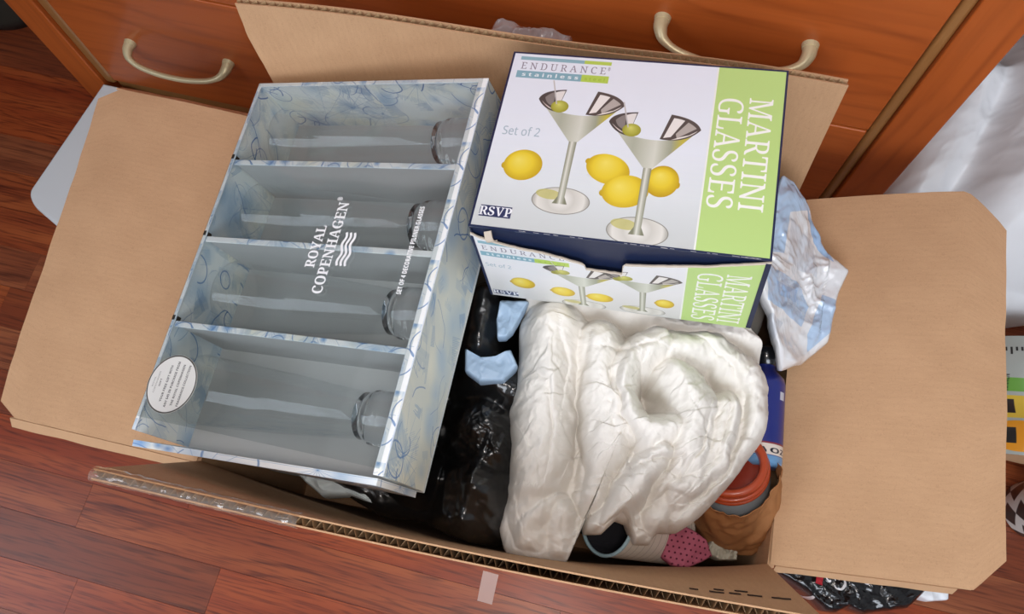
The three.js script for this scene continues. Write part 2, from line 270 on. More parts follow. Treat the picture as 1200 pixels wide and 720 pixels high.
// ------------------------------------------------------------------ the carton
const RIM = 0.31, BR = V(0.156, RIM, -0.389), FR = V(0.176, RIM, -0.058), FL = V(-0.307, RIM, -0.022), BL = V(-0.327, RIM, -0.353);
const onFloor = (p, k = 0.985) => V(lerp(-0.075, p.x, k), 0.004, lerp(-0.205, p.z, k));
const frontBulge = (u) => 0.029 * Math.sin(Math.PI * clamp(u) ** 1.15) ** 0.85;
const carton = thing('carton', 'large open brown corrugated cardboard carton filled with packed things', 'box', [0, 0, 0]);
{
  const T = 0.0055;
  const panel = (name, P, W, L, mat, nu = 40, nv = 24) => part(carton, name, sheet(P, nu, nv, T, W, L), mat);
  const lean = (A, B, bulge) => { const a = onFloor(A), b = onFloor(B), n = V(B.z - A.z, 0, -(B.x - A.x)).normalize(); const q = bil(a, b, B, A); return (u, v) => q(u, v).addScaledVector(n, -bulge(u) * v ** 0.7); };
  panel('side_wall', lean(BR, FR, (u) => -0.004 * Math.sin(Math.PI * u)), 0.33, 0.31, M.cardU);
  panel('side_wall', lean(FL, BL, (u) => -0.004 * Math.sin(Math.PI * u)), 0.33, 0.31, M.cardU);
  panel('back_wall', lean(BL, BR, () => 0), 0.48, 0.31, M.cardU);
  panel('front_wall', (u, v) => bil(onFloor(FL), onFloor(FR), FR, FL)(u, v).add(V(0, 0, frontBulge(u) * v ** 0.5)), 0.48, 0.31, M.cardU);
  panel('bottom_panel', bil(onFloor(BL).setY(0.003), onFloor(BR).setY(0.003), onFloor(FR).setY(0.003), onFloor(FL).setY(0.003)), 0.48, 0.33, M.card, 4, 4);
  // a flap is two liners with a real flute between them; P(u,v): u along the fold, v outwards
  const flap = (P, W, L, lim, mat, label, nu = 60, nv = 30) => {
    const Q = (u, v) => { const [a, b] = lim(v); return P(lerp(a, b, u), v); };
    const off = (s) => (u, v) => { const e = 1e-3, du = Q(Math.min(1, u + e), v).sub(Q(Math.max(0, u - e), v)), dv = Q(u, Math.min(1, v + e)).sub(Q(u, Math.max(0, v - e))); return Q(u, v).addScaledVector(du.cross(dv).normalize().negate(), s); };
    const f = part(carton, 'flap', [sheet(off(0.0031), nu, nv, 0.0011, W, L), sheet(off(-0.0031), nu, nv, 0.0011, W, L)], mat, label);
    const waves = Math.round(W / 0.0072), n = waves * 8, pos = [], idx = [], rows = 6;
    for (let j = 0; j <= rows; j++) for (let i = 0; i <= n; i++) { const u = i / n, p = off(Math.sin(u * waves * 2 * Math.PI) * 0.0027)(u, lerp(0.02, 0.999, j / rows)); pos.push(p.x, p.y, p.z); }
    for (let j = 0; j < rows; j++) for (let i = 0; i < n; i++) { const a = j * (n + 1) + i, b = a + 1, c = a + n + 1, d = c + 1; idx.push(a, b, c, b, d, c); }
    const g = new THREE.BufferGeometry(); g.setAttribute('position', new THREE.Float32BufferAttribute(pos, 3)); g.setIndex(idx); g.computeVertexNormals(); g.setAttribute('uv', new THREE.Float32BufferAttribute(new Float32Array(pos.length / 3 * 2), 2));
    part(f, 'fluting', g, M.flute); return f;
  };
  const sag = (P, f) => (u, v) => P(u, v).add(V(0, f(u, v), 0));
  const wave = (s, a) => (u, v) => (fbm(u * 5, v * 3, s, 3) - 0.5) * a * v + Math.sin(v * 3.1) * a * 0.6;
  const right = sag(bil(BR, FR, V(0.335, 0.352, -0.076), V(0.314, 0.352, -0.4145)), wave(5, 0.006));
  const rf = flap(right, 0.335, 0.16, (v) => [0.006 + 0.115 * Math.max(0, (v - 0.81) / 0.19) ** 1.25, 0.994 - 0.07 * Math.max(0, (v - 0.87) / 0.13)], M.cardU, 'flap spread open to the right');
  const left = sag(bil(BL, FL, V(-0.488, 0.32, -0.018), V(-0.531, 0.32, -0.349)), wave(9, 0.006));
  const lf = flap(left, 0.335, 0.19, (v) => [0.004 + 0.045 * Math.max(0, (v - 0.9) / 0.1), 0.996 - 0.035 * Math.max(0, (v - 0.9) / 0.1)], M.cardU, 'flap spread open to the left');
  const crushed = (f, P, u, dz, v0, v1, n = 1) => part(f, 'crushed_edge', sheet((a, b) => P(u, lerp(v0, v1, a)).add(V(0, 0.002 - (0.006 + 0.002 * vnoise(a * 12, 0, 5)) * b, dz * 0.7 * (b + 0.25 * b * vnoise(a * 7, 3, 9)))), 40, 4, 0.0018), M.card, 'edge bent down');
  crushed(lf, left, 0.996, 0.009, 0.02, 0.93); crushed(lf, left, 0.004, -0.008, 0.02, 0.93); crushed(rf, right, 0.994, 0.005, 0.02, 0.8); crushed(rf, right, 0.006, -0.004, 0.02, 0.75);
  const back = (u, v) => { const p = bil(BL, BR, V(0.146, 0.452, -0.417), V(-0.352, 0.454, -0.383))(u, v); p.z -= 0.01 * Math.sin(Math.PI * v * 0.9) * Math.sin(Math.PI * u); p.y += 0.003 * Math.sin(u * 9) * v; return p; };
  flap(back, 0.48, 0.13, (v) => [-0.012 + 0.004 * v + 0.008 * vnoise(v * 9, 0, 3), 0.985 + 0.012 * v], M.cardU, 'flap standing up against the dresser');
  const front = (u, v) => { const p = bil(FL, FR, V(0.172, 0.468, -0.0205), V(-0.303, 0.47, 0.006))(u, v); p.z += frontBulge(u) * (1 - v * 0.86); p.y += 0.0015 * Math.sin(u * 14) * v; return p; };
  const ff = flap(front, 0.48, 0.165, (v) => [0.004, 0.996], M.cardU, 'front flap standing upright with its fluted edge showing', 80, 24);
  for (const [u, v, l] of [[0.835, 0.84, 0.012], [0.862, 0.83, 0.02], [0.89, 0.8, 0.016], [0.915, 0.79, 0.02], [0.948, 0.78, 0.026], [0.872, 0.75, 0.014], [0.902, 0.72, 0.018]]) part(ff, 'slit', sheet((a, b) => { const p = front(u + l * a, v - 0.006 * a - 0.012 * b + 0.006 * vnoise(a * 6, u * 99, 3)); p.z -= 0.0043; return p; }, 8, 2, 0.0006), M.cavity, 'short dark slit scratched into the cardboard');
  part(ff, 'tape', sheet((u, v) => { const s = u * 0.3 + 0.002, a = v * 2 - 1, p = front(s, 1 - 0.055 * Math.max(0, Math.abs(a) - 0.35) * (0.8 + 0.4 * vnoise(s * 60, 2, 5))); p.z += Math.sin(clamp(a * 1.45, -1, 1) * Math.PI / 2) * 0.0048 + 0.0012 * (vnoise(s * 90, v * 3, 8) - 0.5); p.y += 0.0022 * Math.max(0, 1 - Math.abs(a) * 2.4) + 0.0015 * vnoise(s * 110, v * 4, 6); return p; }, 90, 16, 0.00025), phys({ color: 0xfaf5ee, roughness: 0.12, transmission: 0.95, thickness: 0 }), 'clear packing tape wrapped over the lip');
  part(ff, 'tape_end', sheet((u, v) => V(lerp(-0.0365, -0.0265, u) - 0.001 * v, 0.466 - 0.026 * v - 0.004 * v * v, 0.001 + 0.019 * v), 4, 8, 0.0003), phys({ color: 0xf2e0d8, roughness: 0.4, transmission: 0.75, thickness: 0 }), 'loose end of translucent tape');
}
// ------------------------------------------------------------------ box of four pilsner glasses
const rotV = (x, y, z) => { const r = V(x, y, z).multiplyScalar(Math.PI / 180), a = r.length(); return new THREE.Quaternion().setFromAxisAngle(r.clone().normalize(), a); };
const paper = (w, h, d, x, y, z, r = 0.0008) => { const g = new RoundedBoxGeometry(w, h, d, 1, r), p = g.attributes.position, n = g.attributes.normal, uv = g.attributes.uv; g.translate(x, y, z); for (let i = 0; i < p.count; i++) { const ax = Math.abs(n.getX(i)), ay = Math.abs(n.getY(i)); uv.setXY(i, ax > 0.7 ? p.getZ(i) : p.getX(i), ay > 0.7 ? p.getZ(i) : p.getY(i) + p.getZ(i) * 0.3); } return g; };
{
  const W = 0.225, L = 0.318, H = 0.0648, q = rotV(0.0822, 2.0666, 17.3256), P0 = V(-0.2302, 0.4209, -0.195);
  const t = thing('glass_gift_box', 'blue and white window gift box for four pilsner glasses in the carton', 'box', P0.toArray()); t.quaternion.copy(q);
  const x0 = -W / 2, x1 = W / 2, z0 = -L / 2, z1 = L / 2, th = 0.0022;
  part(t, 'base', paper(W, 0.002, L, 0, -H + 0.001, 0), M.grey);
  part(t, 'base', paper(W, 0.0012, L, 0, -H - 0.0007, 0), M.toileDark);
  part(t, 'end_wall', paper(th, H - 0.002, L, x0 + th / 2, -H / 2, 0), M.toile);
  part(t, 'end_wall', paper(0.0075, H - 0.001, L - 0.001, x1 - 0.004, -H / 2, 0), M.toileDark);
  part(t, 'side_wall', paper(W - 0.006, H, th + 0.001, -0.002, -H / 2 - 0.0004, z0 + th / 2), M.toile);
  part(t, 'side_wall', sheet((u, v) => V(lerp(x0 + 0.002, x1 - 0.006, u), -H + (H - 0.004) * v, z1 + 0.0020 + 0.0075 * v * (1 - 0.75 * u)), 12, 6, 0.0048, 0.22, 0.065), M.rim, 'near side wall bent slightly outward');
  part(t, 'top_rim', [paper(0.0085, 0.0016, L, x1 - 0.0045, -0.0006, 0), paper(0.0035, 0.0014, L, x0 + 0.0016, -0.0004, 0), paper(W, 0.0014, 0.004, 0, -0.0004, z0 + 0.002)], M.rim, 'folded rim covered in pale blue print');
  for (const v of [0.2505, 0.482, 0.7205]) {
    const z = lerp(z0, z1, v);
    const d = part(t, 'divider', paper(W - 0.011, H - 0.004, 0.0028, -0.002, -H / 2 - 0.001, z), M.grey);
    part(d, 'printed_edge', paper(W - 0.0105, 0.0016, 0.0052, -0.002, -0.0016, z + 0.0006), M.rim, 'folded top edge with blue print');
    part(t, 'slot', box(0.0024, 0.007, 0.004, x0 + 0.0012, 0.0002 - 0.003, z - 0.004), std({ color: 0x3d342c, roughness: 0.9 }));
  }
  const film = sheet((u, v) => { const x = lerp(x0 + 0.001, x1 - 0.004, u), z = lerp(z0 + 0.001, z1 - 0.0045 - 0.006 * (1 - u) * v, v); return V(x, 0.0013 + 0.0012 * Math.sin(u * 5 + v * 3) * Math.sin(Math.PI * u) * Math.sin(Math.PI * v), z); }, 40, 50, 0.00025);
  part(t, 'window_film', film, M.film, 'clear plastic window film');
  // lettering printed in white on the film
  const TW = 1024, TH = Math.round(1024 * L / W);
  const ink = canvasTex(TW, TH, (g) => {
    g.fillStyle = '#000'; g.fillRect(0, 0, TW, TH); g.fillStyle = '#fff';
    const up = (s, u0, u1, va, vb, font, cap) => {                     // reads upwards: from v = va to v = vb, capitals from u0 (top) to u1 (base line)
      g.save(); g.translate(u1 * TW, va * TH); g.rotate(-Math.PI / 2); g.font = font; const m = g.measureText(s).width; g.scale((va - vb) * TH / m, (u1 - u0) * TW / cap); g.fillText(s, 0, 0); g.restore();
    };
    up('ROYAL', 0.498, 0.537, 0.547, 0.432, 'bold 100px serif', 72); up('COPENHAGEN', 0.558, 0.599, 0.613, 0.366, 'bold 100px serif', 72); up('®', 0.545, 0.566, 0.363, 0.352, '60px sans-serif', 45);
    up('SET OF 4 DECORATIVE PILSNER GLASSES', 0.88, 0.897, 0.595, 0.369, 'bold 100px sans-serif', 72);
    g.strokeStyle = '#fff'; g.lineWidth = 9; for (let k = 0; k < 3; k++) { g.beginPath(); for (let i = 0; i <= 60; i++) { const v = lerp(0.448, 0.536, i / 60), u = 0.625 + k * 0.0165 + 0.0045 * Math.sin(i / 60 * Math.PI * 4); i ? g.lineTo(u * TW, v * TH) : g.moveTo(u * TW, v * TH); } g.stroke(); }
  }, { linear: true });
  const lg = new THREE.PlaneGeometry(W * 0.46, L * 0.29, 8, 8); lg.rotateX(-Math.PI / 2);
  { const uv = lg.attributes.uv, p = lg.attributes.position; lg.translate(W * (0.69 - 0.5), 0.0031, L * (0.482 - 0.5)); for (let i = 0; i < uv.count; i++) uv.setXY(i, p.getX(i) / W + 0.5, 1 - (p.getZ(i) / L + 0.5)); }
  part(t, 'lettering', lg, std({ color: 0xf6f6f6, roughness: 0.6, alphaMap: ink, alphaTest: 0.4, transparent: false }), 'white printed lettering and wave emblem');
  // oval sticker
  const sm = canvasTex(512, 512, (g) => {
    g.fillStyle = '#e6e4de'; g.fillRect(0, 0, 512, 512); g.strokeStyle = '#4a4640'; g.lineWidth = 12; g.beginPath(); g.arc(256, 256, 248, 0, 7); g.stroke();
    const up = (s, x, len, size, bold, col) => { g.save(); g.translate(x, 256); g.rotate(-Math.PI / 2); g.fillStyle = col; g.font = `${bold}${size}px sans-serif`; g.textAlign = 'center'; const m = g.measureText(s).width; g.scale(len / m, 1); g.fillText(s, 0, 0); g.restore(); };
    up('ROYAL', 72, 90, 24, '', '#8f8b86'); up('COPENHAGEN', 104, 190, 24, '', '#8f8b86'); up('GIFT', 142, 70, 24, 'bold ', '#55514c'); up('YOUR FREE GIFT WITH', 212, 320, 32, 'bold ', '#3c3936'); up('ANY $45 IN PURCHASE FROM', 275, 400, 34, 'bold ', '#3c3936'); up('THE ROYAL COPENHAGEN', 338, 360, 32, 'bold ', '#3c3936'); up('FRAGRANCE COLLECTION', 400, 360, 32, 'bold ', '#3c3936');
  });
  const cg = new THREE.CylinderGeometry(0.0235, 0.0235, 0.0004, 64); cg.translate(W * (0.112 - 0.5), 0.0026, L * (0.878 - 0.5));
  { const uv = cg.attributes.uv, p = cg.attributes.position; for (let i = 0; i < uv.count; i++) uv.setXY(i, (p.getX(i) - W * (0.112 - 0.5)) / 0.047 + 0.5, 0.5 - (p.getZ(i) - L * (0.878 - 0.5)) / 0.047); }
  part(t, 'sticker', cg, std({ map: sm, roughness: 0.5 }), 'round white sticker with dark print');
  // the four glasses, mouths to the left, feet to the right
  const lathe = (a) => new THREE.LatheGeometry(a.map((p) => new THREE.Vector2(...p)), 64).rotateZ(Math.PI / 2);
  const bowlG = lathe([[0.0172, 0.036], [0.0185, 0.046], [0.0232, 0.10], [0.0288, 0.188], [0.0292, 0.19], [0.0284, 0.1902]]);
  const footG = lathe([[0, 0.0], [0.019, 0.0], [0.0205, 0.002], [0.0205, 0.026], [0.019, 0.030], [0.0168, 0.0325], [0.0178, 0.0358], [0.0165, 0.037], [0.009, 0.0335], [0, 0.0325]]);
  const words = ['farthest back in the gift box', 'second from the back of the gift box', 'just behind the nearest one in the gift box', 'nearest in the gift box, beside the round sticker'];
  [0.125, 0.366, 0.602, 0.862].forEach((v, k) => {
    const m = thing('pilsner_glass', 'clear pilsner glass lying ' + words[k], 'glass', V(x1 - 0.0105, -H + 0.0325, lerp(z0, z1, v)).applyQuaternion(q).add(P0).toArray(), 'pilsner glasses in the gift box');
    m.quaternion.copy(q); part(m, 'bowl', bowlG, M.thinGlass); part(m, 'foot', footG, M.glass);
  });
}
// ------------------------------------------------------------------ printed box of martini glasses
{
  const W = 0.205, Dp = 0.158, H = 0.107, P0 = V(-0.0067, 0.4888, -0.3023);
  const t = thing('martini_glass_box', 'white, navy and green printed gift box picturing martini glasses and lemons', 'box', P0.toArray()); t.quaternion.copy(rotV(-5.0683, 2.9423, 6.8554));
  // one photograph-like print, drawn in fractions of the face (u to the right, v down)
  const art = (g, TW, TH, spec) => {
    const X = (u) => u * TW, Y = (v) => v * TH, k = TH / 792;
    const gr = g.createLinearGradient(0, 0, 0, TH); for (const [o, c] of spec.back) gr.addColorStop(o, c); g.fillStyle = gr; g.fillRect(0, 0, TW, TH);
    const rect = (u0, v0, u1, v1, c) => { g.fillStyle = c; g.fillRect(X(u0), Y(v0), X(u1 - u0), Y(v1 - v0)); };
    const text = (s, u0, u1, vb, cap, font, c) => { g.save(); g.translate(X(u0), Y(vb)); g.font = font.replace('#', '100px'); const m = g.measureText(s).width; g.scale(X(u1 - u0) / m, Y(cap) / 72); g.fillStyle = c; g.fillText(s, 0, 0); g.restore(); };
    const down = (s, u0, u1, va, vb, font, c) => { g.save(); g.translate(X(u0), Y(va)); g.rotate(Math.PI / 2); g.font = font.replace('#', '100px'); const m = g.measureText(s).width; g.scale(Y(vb - va) / m, X(u1 - u0) / 72); g.fillStyle = c; g.fillText(s, 0, 0); g.restore(); };
    const L = spec.logo; rect(L[0] + 0.003, L[1], L[2], L[1] + L[5], '#8fb8c4'); rect(L[2], L[1], L[3], L[1] + L[5], '#bcd65e'); text('E N D U R A N C E', L[0] + 0.009, L[3] - 0.014, L[1] + L[6] - 0.002, L[7] * 0.82, '# serif', '#8d8795'); text('®', L[3] - 0.01, L[3], L[1] + L[6] - L[7] * 0.5, L[7] * 0.45, '# sans-serif', '#77717f');
    rect(L[0], L[1] + L[8], L[2], L[1] + L[9], '#86b2c0'); rect(L[2], L[1] + L[8], L[3], L[1] + L[9], '#bad65c'); text('s t a i n l e s s', L[0] + 0.02, L[2] - 0.01, L[1] + L[9] - (L[9] - L[8]) * 0.25, (L[9] - L[8]) * 0.5, 'bold # sans-serif', '#eef6f8'); text('s t e e l', L[2] + 0.012, L[3] - 0.012, L[1] + L[9] - (L[9] - L[8]) * 0.25, (L[9] - L[8]) * 0.42, '# sans-serif', '#9cbf3a');
    text('Set of 2', spec.set[0], spec.set[1], spec.set[2], spec.set[3], '# sans-serif', '#a9bcc8');
    const lemon = (u, v, a, b, rot, tip = 1) => {
      g.save(); g.translate(X(u), Y(v)); g.globalAlpha = 0.45; const sg = g.createRadialGradient(0, Y(b) * 0.85, 1, 0, Y(b) * 0.85, X(a) * 1.05); sg.addColorStop(0, '#76705a'); sg.addColorStop(1, 'rgba(180,180,170,0)'); g.fillStyle = sg; g.save(); g.scale(1, 0.4); g.beginPath(); g.arc(0, Y(b) * 2.1, X(a) * 1.1, 0, 7); g.fill(); g.restore(); g.globalAlpha = 1;
      g.rotate(rot); const lg2 = g.createRadialGradient(-X(a) * 0.25, -Y(b) * 0.35, 2, 0, 0, X(a) * 1.1); lg2.addColorStop(0, '#f6e36a'); lg2.addColorStop(0.55, '#ecd03a'); lg2.addColorStop(1, '#c49f22'); g.fillStyle = lg2; g.beginPath(); g.ellipse(0, 0, X(a), Y(b), 0, 0, 7); g.fill(); g.beginPath(); g.ellipse(-tip * X(a) * 0.97, 0, X(a) * 0.13, Y(b) * 0.2, 0, 0, 7); g.fill(); g.restore();
    };
    const glass = (cu, cv, s) => {                                       // steel glass: rim centre at (cu, cv), scale s; v shrinks with spec.sq
      const q = spec.sq, e = (du, dv) => [X(cu + du * s), Y(cv + dv * s * q)], path = (pts) => { g.beginPath(); pts.forEach((p, i) => (i ? g.lineTo(...e(...p)) : g.moveTo(...e(...p)))); g.closePath(); };
      const bg = g.createRadialGradient(...e(0, 0.425), 2, ...e(0, 0.432), X(0.1 * s)); bg.addColorStop(0, '#fbfaf6'); bg.addColorStop(0.45, '#d3d1c8'); bg.addColorStop(0.8, '#e6e4dc'); bg.addColorStop(1, '#a9a79e'); g.fillStyle = bg; g.beginPath(); g.ellipse(...e(0, 0.432), X(0.099 * s), Y(0.053 * s * q), 0, 0, 7); g.fill(); g.strokeStyle = '#8b897f'; g.lineWidth = 3 * k; g.stroke();
      g.fillStyle = 'rgba(196,190,110,.75)'; g.beginPath(); g.ellipse(...e(-0.045, 0.41), X(0.045 * s), Y(0.02 * s * q), 0.1, 0, 7); g.fill();
      const st = g.createLinearGradient(...e(-0.014, 0), ...e(0.014, 0)); st.addColorStop(0, '#85876f'); st.addColorStop(0.4, '#e4e5da'); st.addColorStop(1, '#84866f'); g.fillStyle = st; path([[-0.014, 0.15], [0.014, 0.15], [0.011, 0.415], [0.024, 0.445], [-0.028, 0.445], [-0.013, 0.415]]); g.fill();
      const cg2 = g.createLinearGradient(...e(-0.15, 0), ...e(0.15, 0)); cg2.addColorStop(0, '#d3d5c6'); cg2.addColorStop(0.3, '#b2b6a3'); cg2.addColorStop(0.55, '#dadccf'); cg2.addColorStop(0.72, '#a4a892'); cg2.addColorStop(0.84, '#c9bc4c'); cg2.addColorStop(1, '#a0a38c'); g.fillStyle = cg2;
      g.beginPath(); g.moveTo(...e(-0.153, 0.0)); g.bezierCurveTo(...e(-0.11, 0.08), ...e(0.1, 0.09), ...e(0.153, 0.005)); g.lineTo(...e(0.016, 0.182)); g.lineTo(...e(-0.016, 0.182)); g.closePath(); g.fill();
      const curve = (c, m, ...rest) => { g.fillStyle = c; g.beginPath(); g.moveTo(...e(...m)); for (const r of rest) r.length === 4 ? g.quadraticCurveTo(...e(r[0], r[1]), ...e(r[2], r[3])) : g.lineTo(...e(...r)); g.closePath(); g.fill(); };
      curve('#4f4a49', [-0.157, 0.002], [-0.152, -0.04, -0.062, -0.05], [-0.083, 0.056], [-0.13, 0.05, -0.157, 0.002]); curve('#8b8582', [-0.135, -0.008], [-0.12, -0.03, -0.1, -0.036], [-0.1, 0.03], [-0.125, 0.025, -0.135, -0.008]); curve('#e9e5e1', [-0.1, -0.034], [-0.085, -0.043, -0.066, -0.044], [-0.078, 0.03], [-0.092, 0.012]); curve('#ddd3cc', [-0.146, 0.006], [-0.13, 0.022], [-0.098, 0.045], [-0.12, 0.042, -0.146, 0.006]);
      curve('#57504d', [0.157, 0.005], [0.142, -0.042, 0.052, -0.052], [0.024, 0.058], [0.11, 0.07, 0.157, 0.005]); curve('#f0ece7', [0.062, -0.038], [0.085, -0.036, 0.1, -0.03], [0.06, 0.045], [0.035, 0.052]); curve('#b8b1aa', [0.112, -0.024], [0.135, -0.01, 0.142, 0.0], [0.08, 0.048], [0.075, 0.03]); curve('#efe9e2', [0.148, 0.008], [0.12, 0.045, 0.06, 0.058], [0.09, 0.042], [0.12, 0.03]);
      const ol = g.createRadialGradient(...e(-0.08, 0.02), 1, ...e(-0.075, 0.03), X(0.035 * s)); ol.addColorStop(0, '#d8d774'); ol.addColorStop(1, '#98962f'); g.fillStyle = ol; g.beginPath(); g.ellipse(...e(-0.075, 0.03), X(0.032 * s), Y(0.028 * s * q), 0, 0, 7); g.fill(); if (spec.two) { g.beginPath(); g.ellipse(...e(-0.105, 0.045), X(0.02 * s), Y(0.02 * s * q), 0, 0, 7); g.fill(); }
      g.strokeStyle = '#c9c6c4'; g.lineWidth = 5 * k; g.beginPath(); g.moveTo(...e(-0.118, -0.09)); g.lineTo(...e(-0.088, 0.02)); g.stroke();
    };
    for (const l of spec.lemonsBack) lemon(...l);
    glass(...spec.glasses[0]); for (const l of spec.lemons) lemon(...l); glass(...spec.glasses[1]);
    const B = spec.band; rect(B[0], 0, 1, 1, '#f2f4ee'); rect(B[0] + 0.006, 0, 1, 1, '#bfde88');
    down('MARTINI', B[1], B[2], B[5], B[6], '# serif', '#fbfcf6'); down('GLASSES', B[3], B[4], B[5] + 0.01, B[6] + 0.003, '# serif', '#fbfcf6');
    const Rv = spec.mark; rect(Rv[0], Rv[1], Rv[2], Rv[3], '#2c355c'); text('RSVP', Rv[0] - 0.003, Rv[2] + 0.003, Rv[3] - (Rv[3] - Rv[1]) * 0.12, (Rv[3] - Rv[1]) * 0.8, 'bold # serif', '#f4f5f8');
  };
  const topTex = canvasTex(1360, 1048, (g, w, h) => {
    art(g, w, h, { back: [[0, '#eaf0fa'], [0.5, '#eaf0f8'], [0.75, '#e2e8ea'], [1, '#ccd0ce']], logo: [0.031, 0.026, 0.275, 0.375, 0, 0.021, 0.079, 0.05, 0.088, 0.131], set: [0.033, 0.173, 0.495, 0.048], sq: 1.27, two: false,
      glasses: [[0.295, 0.275, 1], [0.567, 0.375, 1.02]], lemonsBack: [[0.137, 0.655, 0.069, 0.083, -0.12], [0.434, 0.636, 0.078, 0.076, 0.35], [0.622, 0.672, 0.056, 0.082, 0.2, -1]], lemons: [[0.505, 0.742, 0.079, 0.083, -0.2]], band: [0.755, 0.878, 0.958, 0.776, 0.86, 0.17, 0.78], mark: [0.026, 0.884, 0.137, 0.942] });
    g.strokeStyle = '#1d2a4c'; g.lineWidth = 20; g.strokeRect(0, 0, w, h);
    g.strokeStyle = 'rgba(240,236,228,.9)'; g.lineWidth = 2; for (let i = 0; i < 26; i++) { const x = (0.1 + 0.88 * hash(i, 3, 9)) * w; g.beginPath(); g.moveTo(x, h - 3); g.lineTo(x + 8 + 26 * hash(i, 4, 9), h - 2); g.stroke(); }
  });
  const frontTex = canvasTex(1360, 712, (g, w, h) => {
    art(g, w, h, { back: [[0, '#eef0f4'], [0.6, '#ebebec'], [1, '#d9d9d5']], logo: [0.016, 0.16, 0.215, 0.34, 0, 0.035, 0.12, 0.07, 0.145, 0.205], set: [0.02, 0.12, 0.52, 0.05], sq: 1.45, two: true,
      glasses: [[0.375, 0.42, 0.86], [0.6, 0.39, 0.86]], lemonsBack: [[0.148, 0.725, 0.047, 0.085, 0], [0.3, 0.78, 0.046, 0.075, 0], [0.44, 0.80, 0.05, 0.07, 0]], lemons: [[0.68, 0.765, 0.035, 0.07, 0]], band: [0.74, 0.875, 0.955, 0.782, 0.865, 0.2, 0.955], mark: [0.015, 0.9, 0.115, 0.97] });
  });
  const navyBox = (w, h, d, x, y, z) => part(t, 'side_panel', box(w, h, d, x, y, z, 0.0008), M.navy);
  const facePlane = (pts, tex, rough) => std({ map: tex, roughness: rough });
  part(t, 'top_panel', [sheet((u, v) => V(lerp(-W / 2, W / 2, u), -0.0006 + 0.0012 * Math.sin(Math.PI * u) * Math.sin(Math.PI * v), lerp(-Dp / 2, Dp / 2, v)), 24, 20, 0.0012, 1, 1, (u, v) => [u, 1 - v])], phys({ map: topTex, roughness: 0.32, clearcoat: 0.3, clearcoatRoughness: 0.25 }), 'printed top with two steel glasses, lemons and a green band');
  navyBox(0.0012, H - 0.001, Dp, -W / 2 + 0.0006, -H / 2, 0); navyBox(0.0012, H - 0.001, Dp, W / 2 - 0.0006, -H / 2, 0); navyBox(W, H - 0.001, 0.0012, 0, -H / 2, -Dp / 2 + 0.0006); navyBox(W, 0.0012, Dp, 0, -H + 0.0006, 0);
  // the tuck flap of the lid shows above the torn top edge of the front panel
  part(t, 'tuck_flap', sheet((u, v) => V(lerp(-W / 2 + 0.001, W / 2 - 0.001, u), -0.0008 - 0.06 * v, Dp / 2 - 0.0022 - 0.002 * v), 16, 8, 0.001), M.navy, 'navy tuck flap of the lid');
  const rag = [[0, 0.085], [0.027, 0.13], [0.144, 0.19], [0.273, 0.225], [0.393, 0.305], [0.398, 0.363], [0.528, 0.371], [0.532, 0.24], [0.652, 0.2], [0.803, 0.14], [0.96, 0.04], [1, 0.02]];
  const edgeV = (u) => { for (let i = 1; i < rag.length; i++) if (u <= rag[i][0]) return lerp(rag[i - 1][1], rag[i][1], (u - rag[i - 1][0]) / Math.max(1e-4, rag[i][0] - rag[i - 1][0])) + 0.008 * (vnoise(u * 60, 1, 5) - 0.5); return 0.02; };
  const fp = (u, v) => { const w = lerp(edgeV(u), 1, v); return V(lerp(-W / 2, W / 2, u), -H * w, Dp / 2 + 0.0004 + 0.0022 * (1 - v) * Math.sin(Math.PI * u) ** 0.6); };
  part(t, 'front_panel', sheet(fp, 120, 10, 0.0011, 1, 1, (u, v) => [u, 1 - lerp(edgeV(u), 1, v)]), phys({ map: frontTex, roughness: 0.38, clearcoat: 0.2, clearcoatRoughness: 0.3 }), 'printed front with its top edge torn');
  part(t, 'torn_edge', sheet((u, v) => { const p = fp(u, 0); return V(p.x, p.y + 0.0013 * (v - 0.2), p.z + 0.0002 - 0.0005 * v); }, 160, 2, 0.0013), M.torn, 'whitish torn cardboard edge'); part(t, 'torn_edge', sheet((u, v) => V(lerp(-0.0915, -0.086, u) + 0.004 * v, -0.0045 - 0.008 * v + 0.003 * u, Dp / 2 + 0.001 + 0.005 * Math.sin(v * 2.6)), 5, 6, 0.0008), M.torn, 'whitish torn cardboard curl');
  part(t, 'corner_strip', box(0.0035, H * 0.96, 0.0016, W / 2 - 0.0016, -H * 0.5, Dp / 2 + 0.0009), M.navy); part(t, 'corner_strip', box(0.0018, H * 0.88, 0.0014, -W / 2 + 0.0008, -H * 0.55, Dp / 2 + 0.0008), M.navy);
}
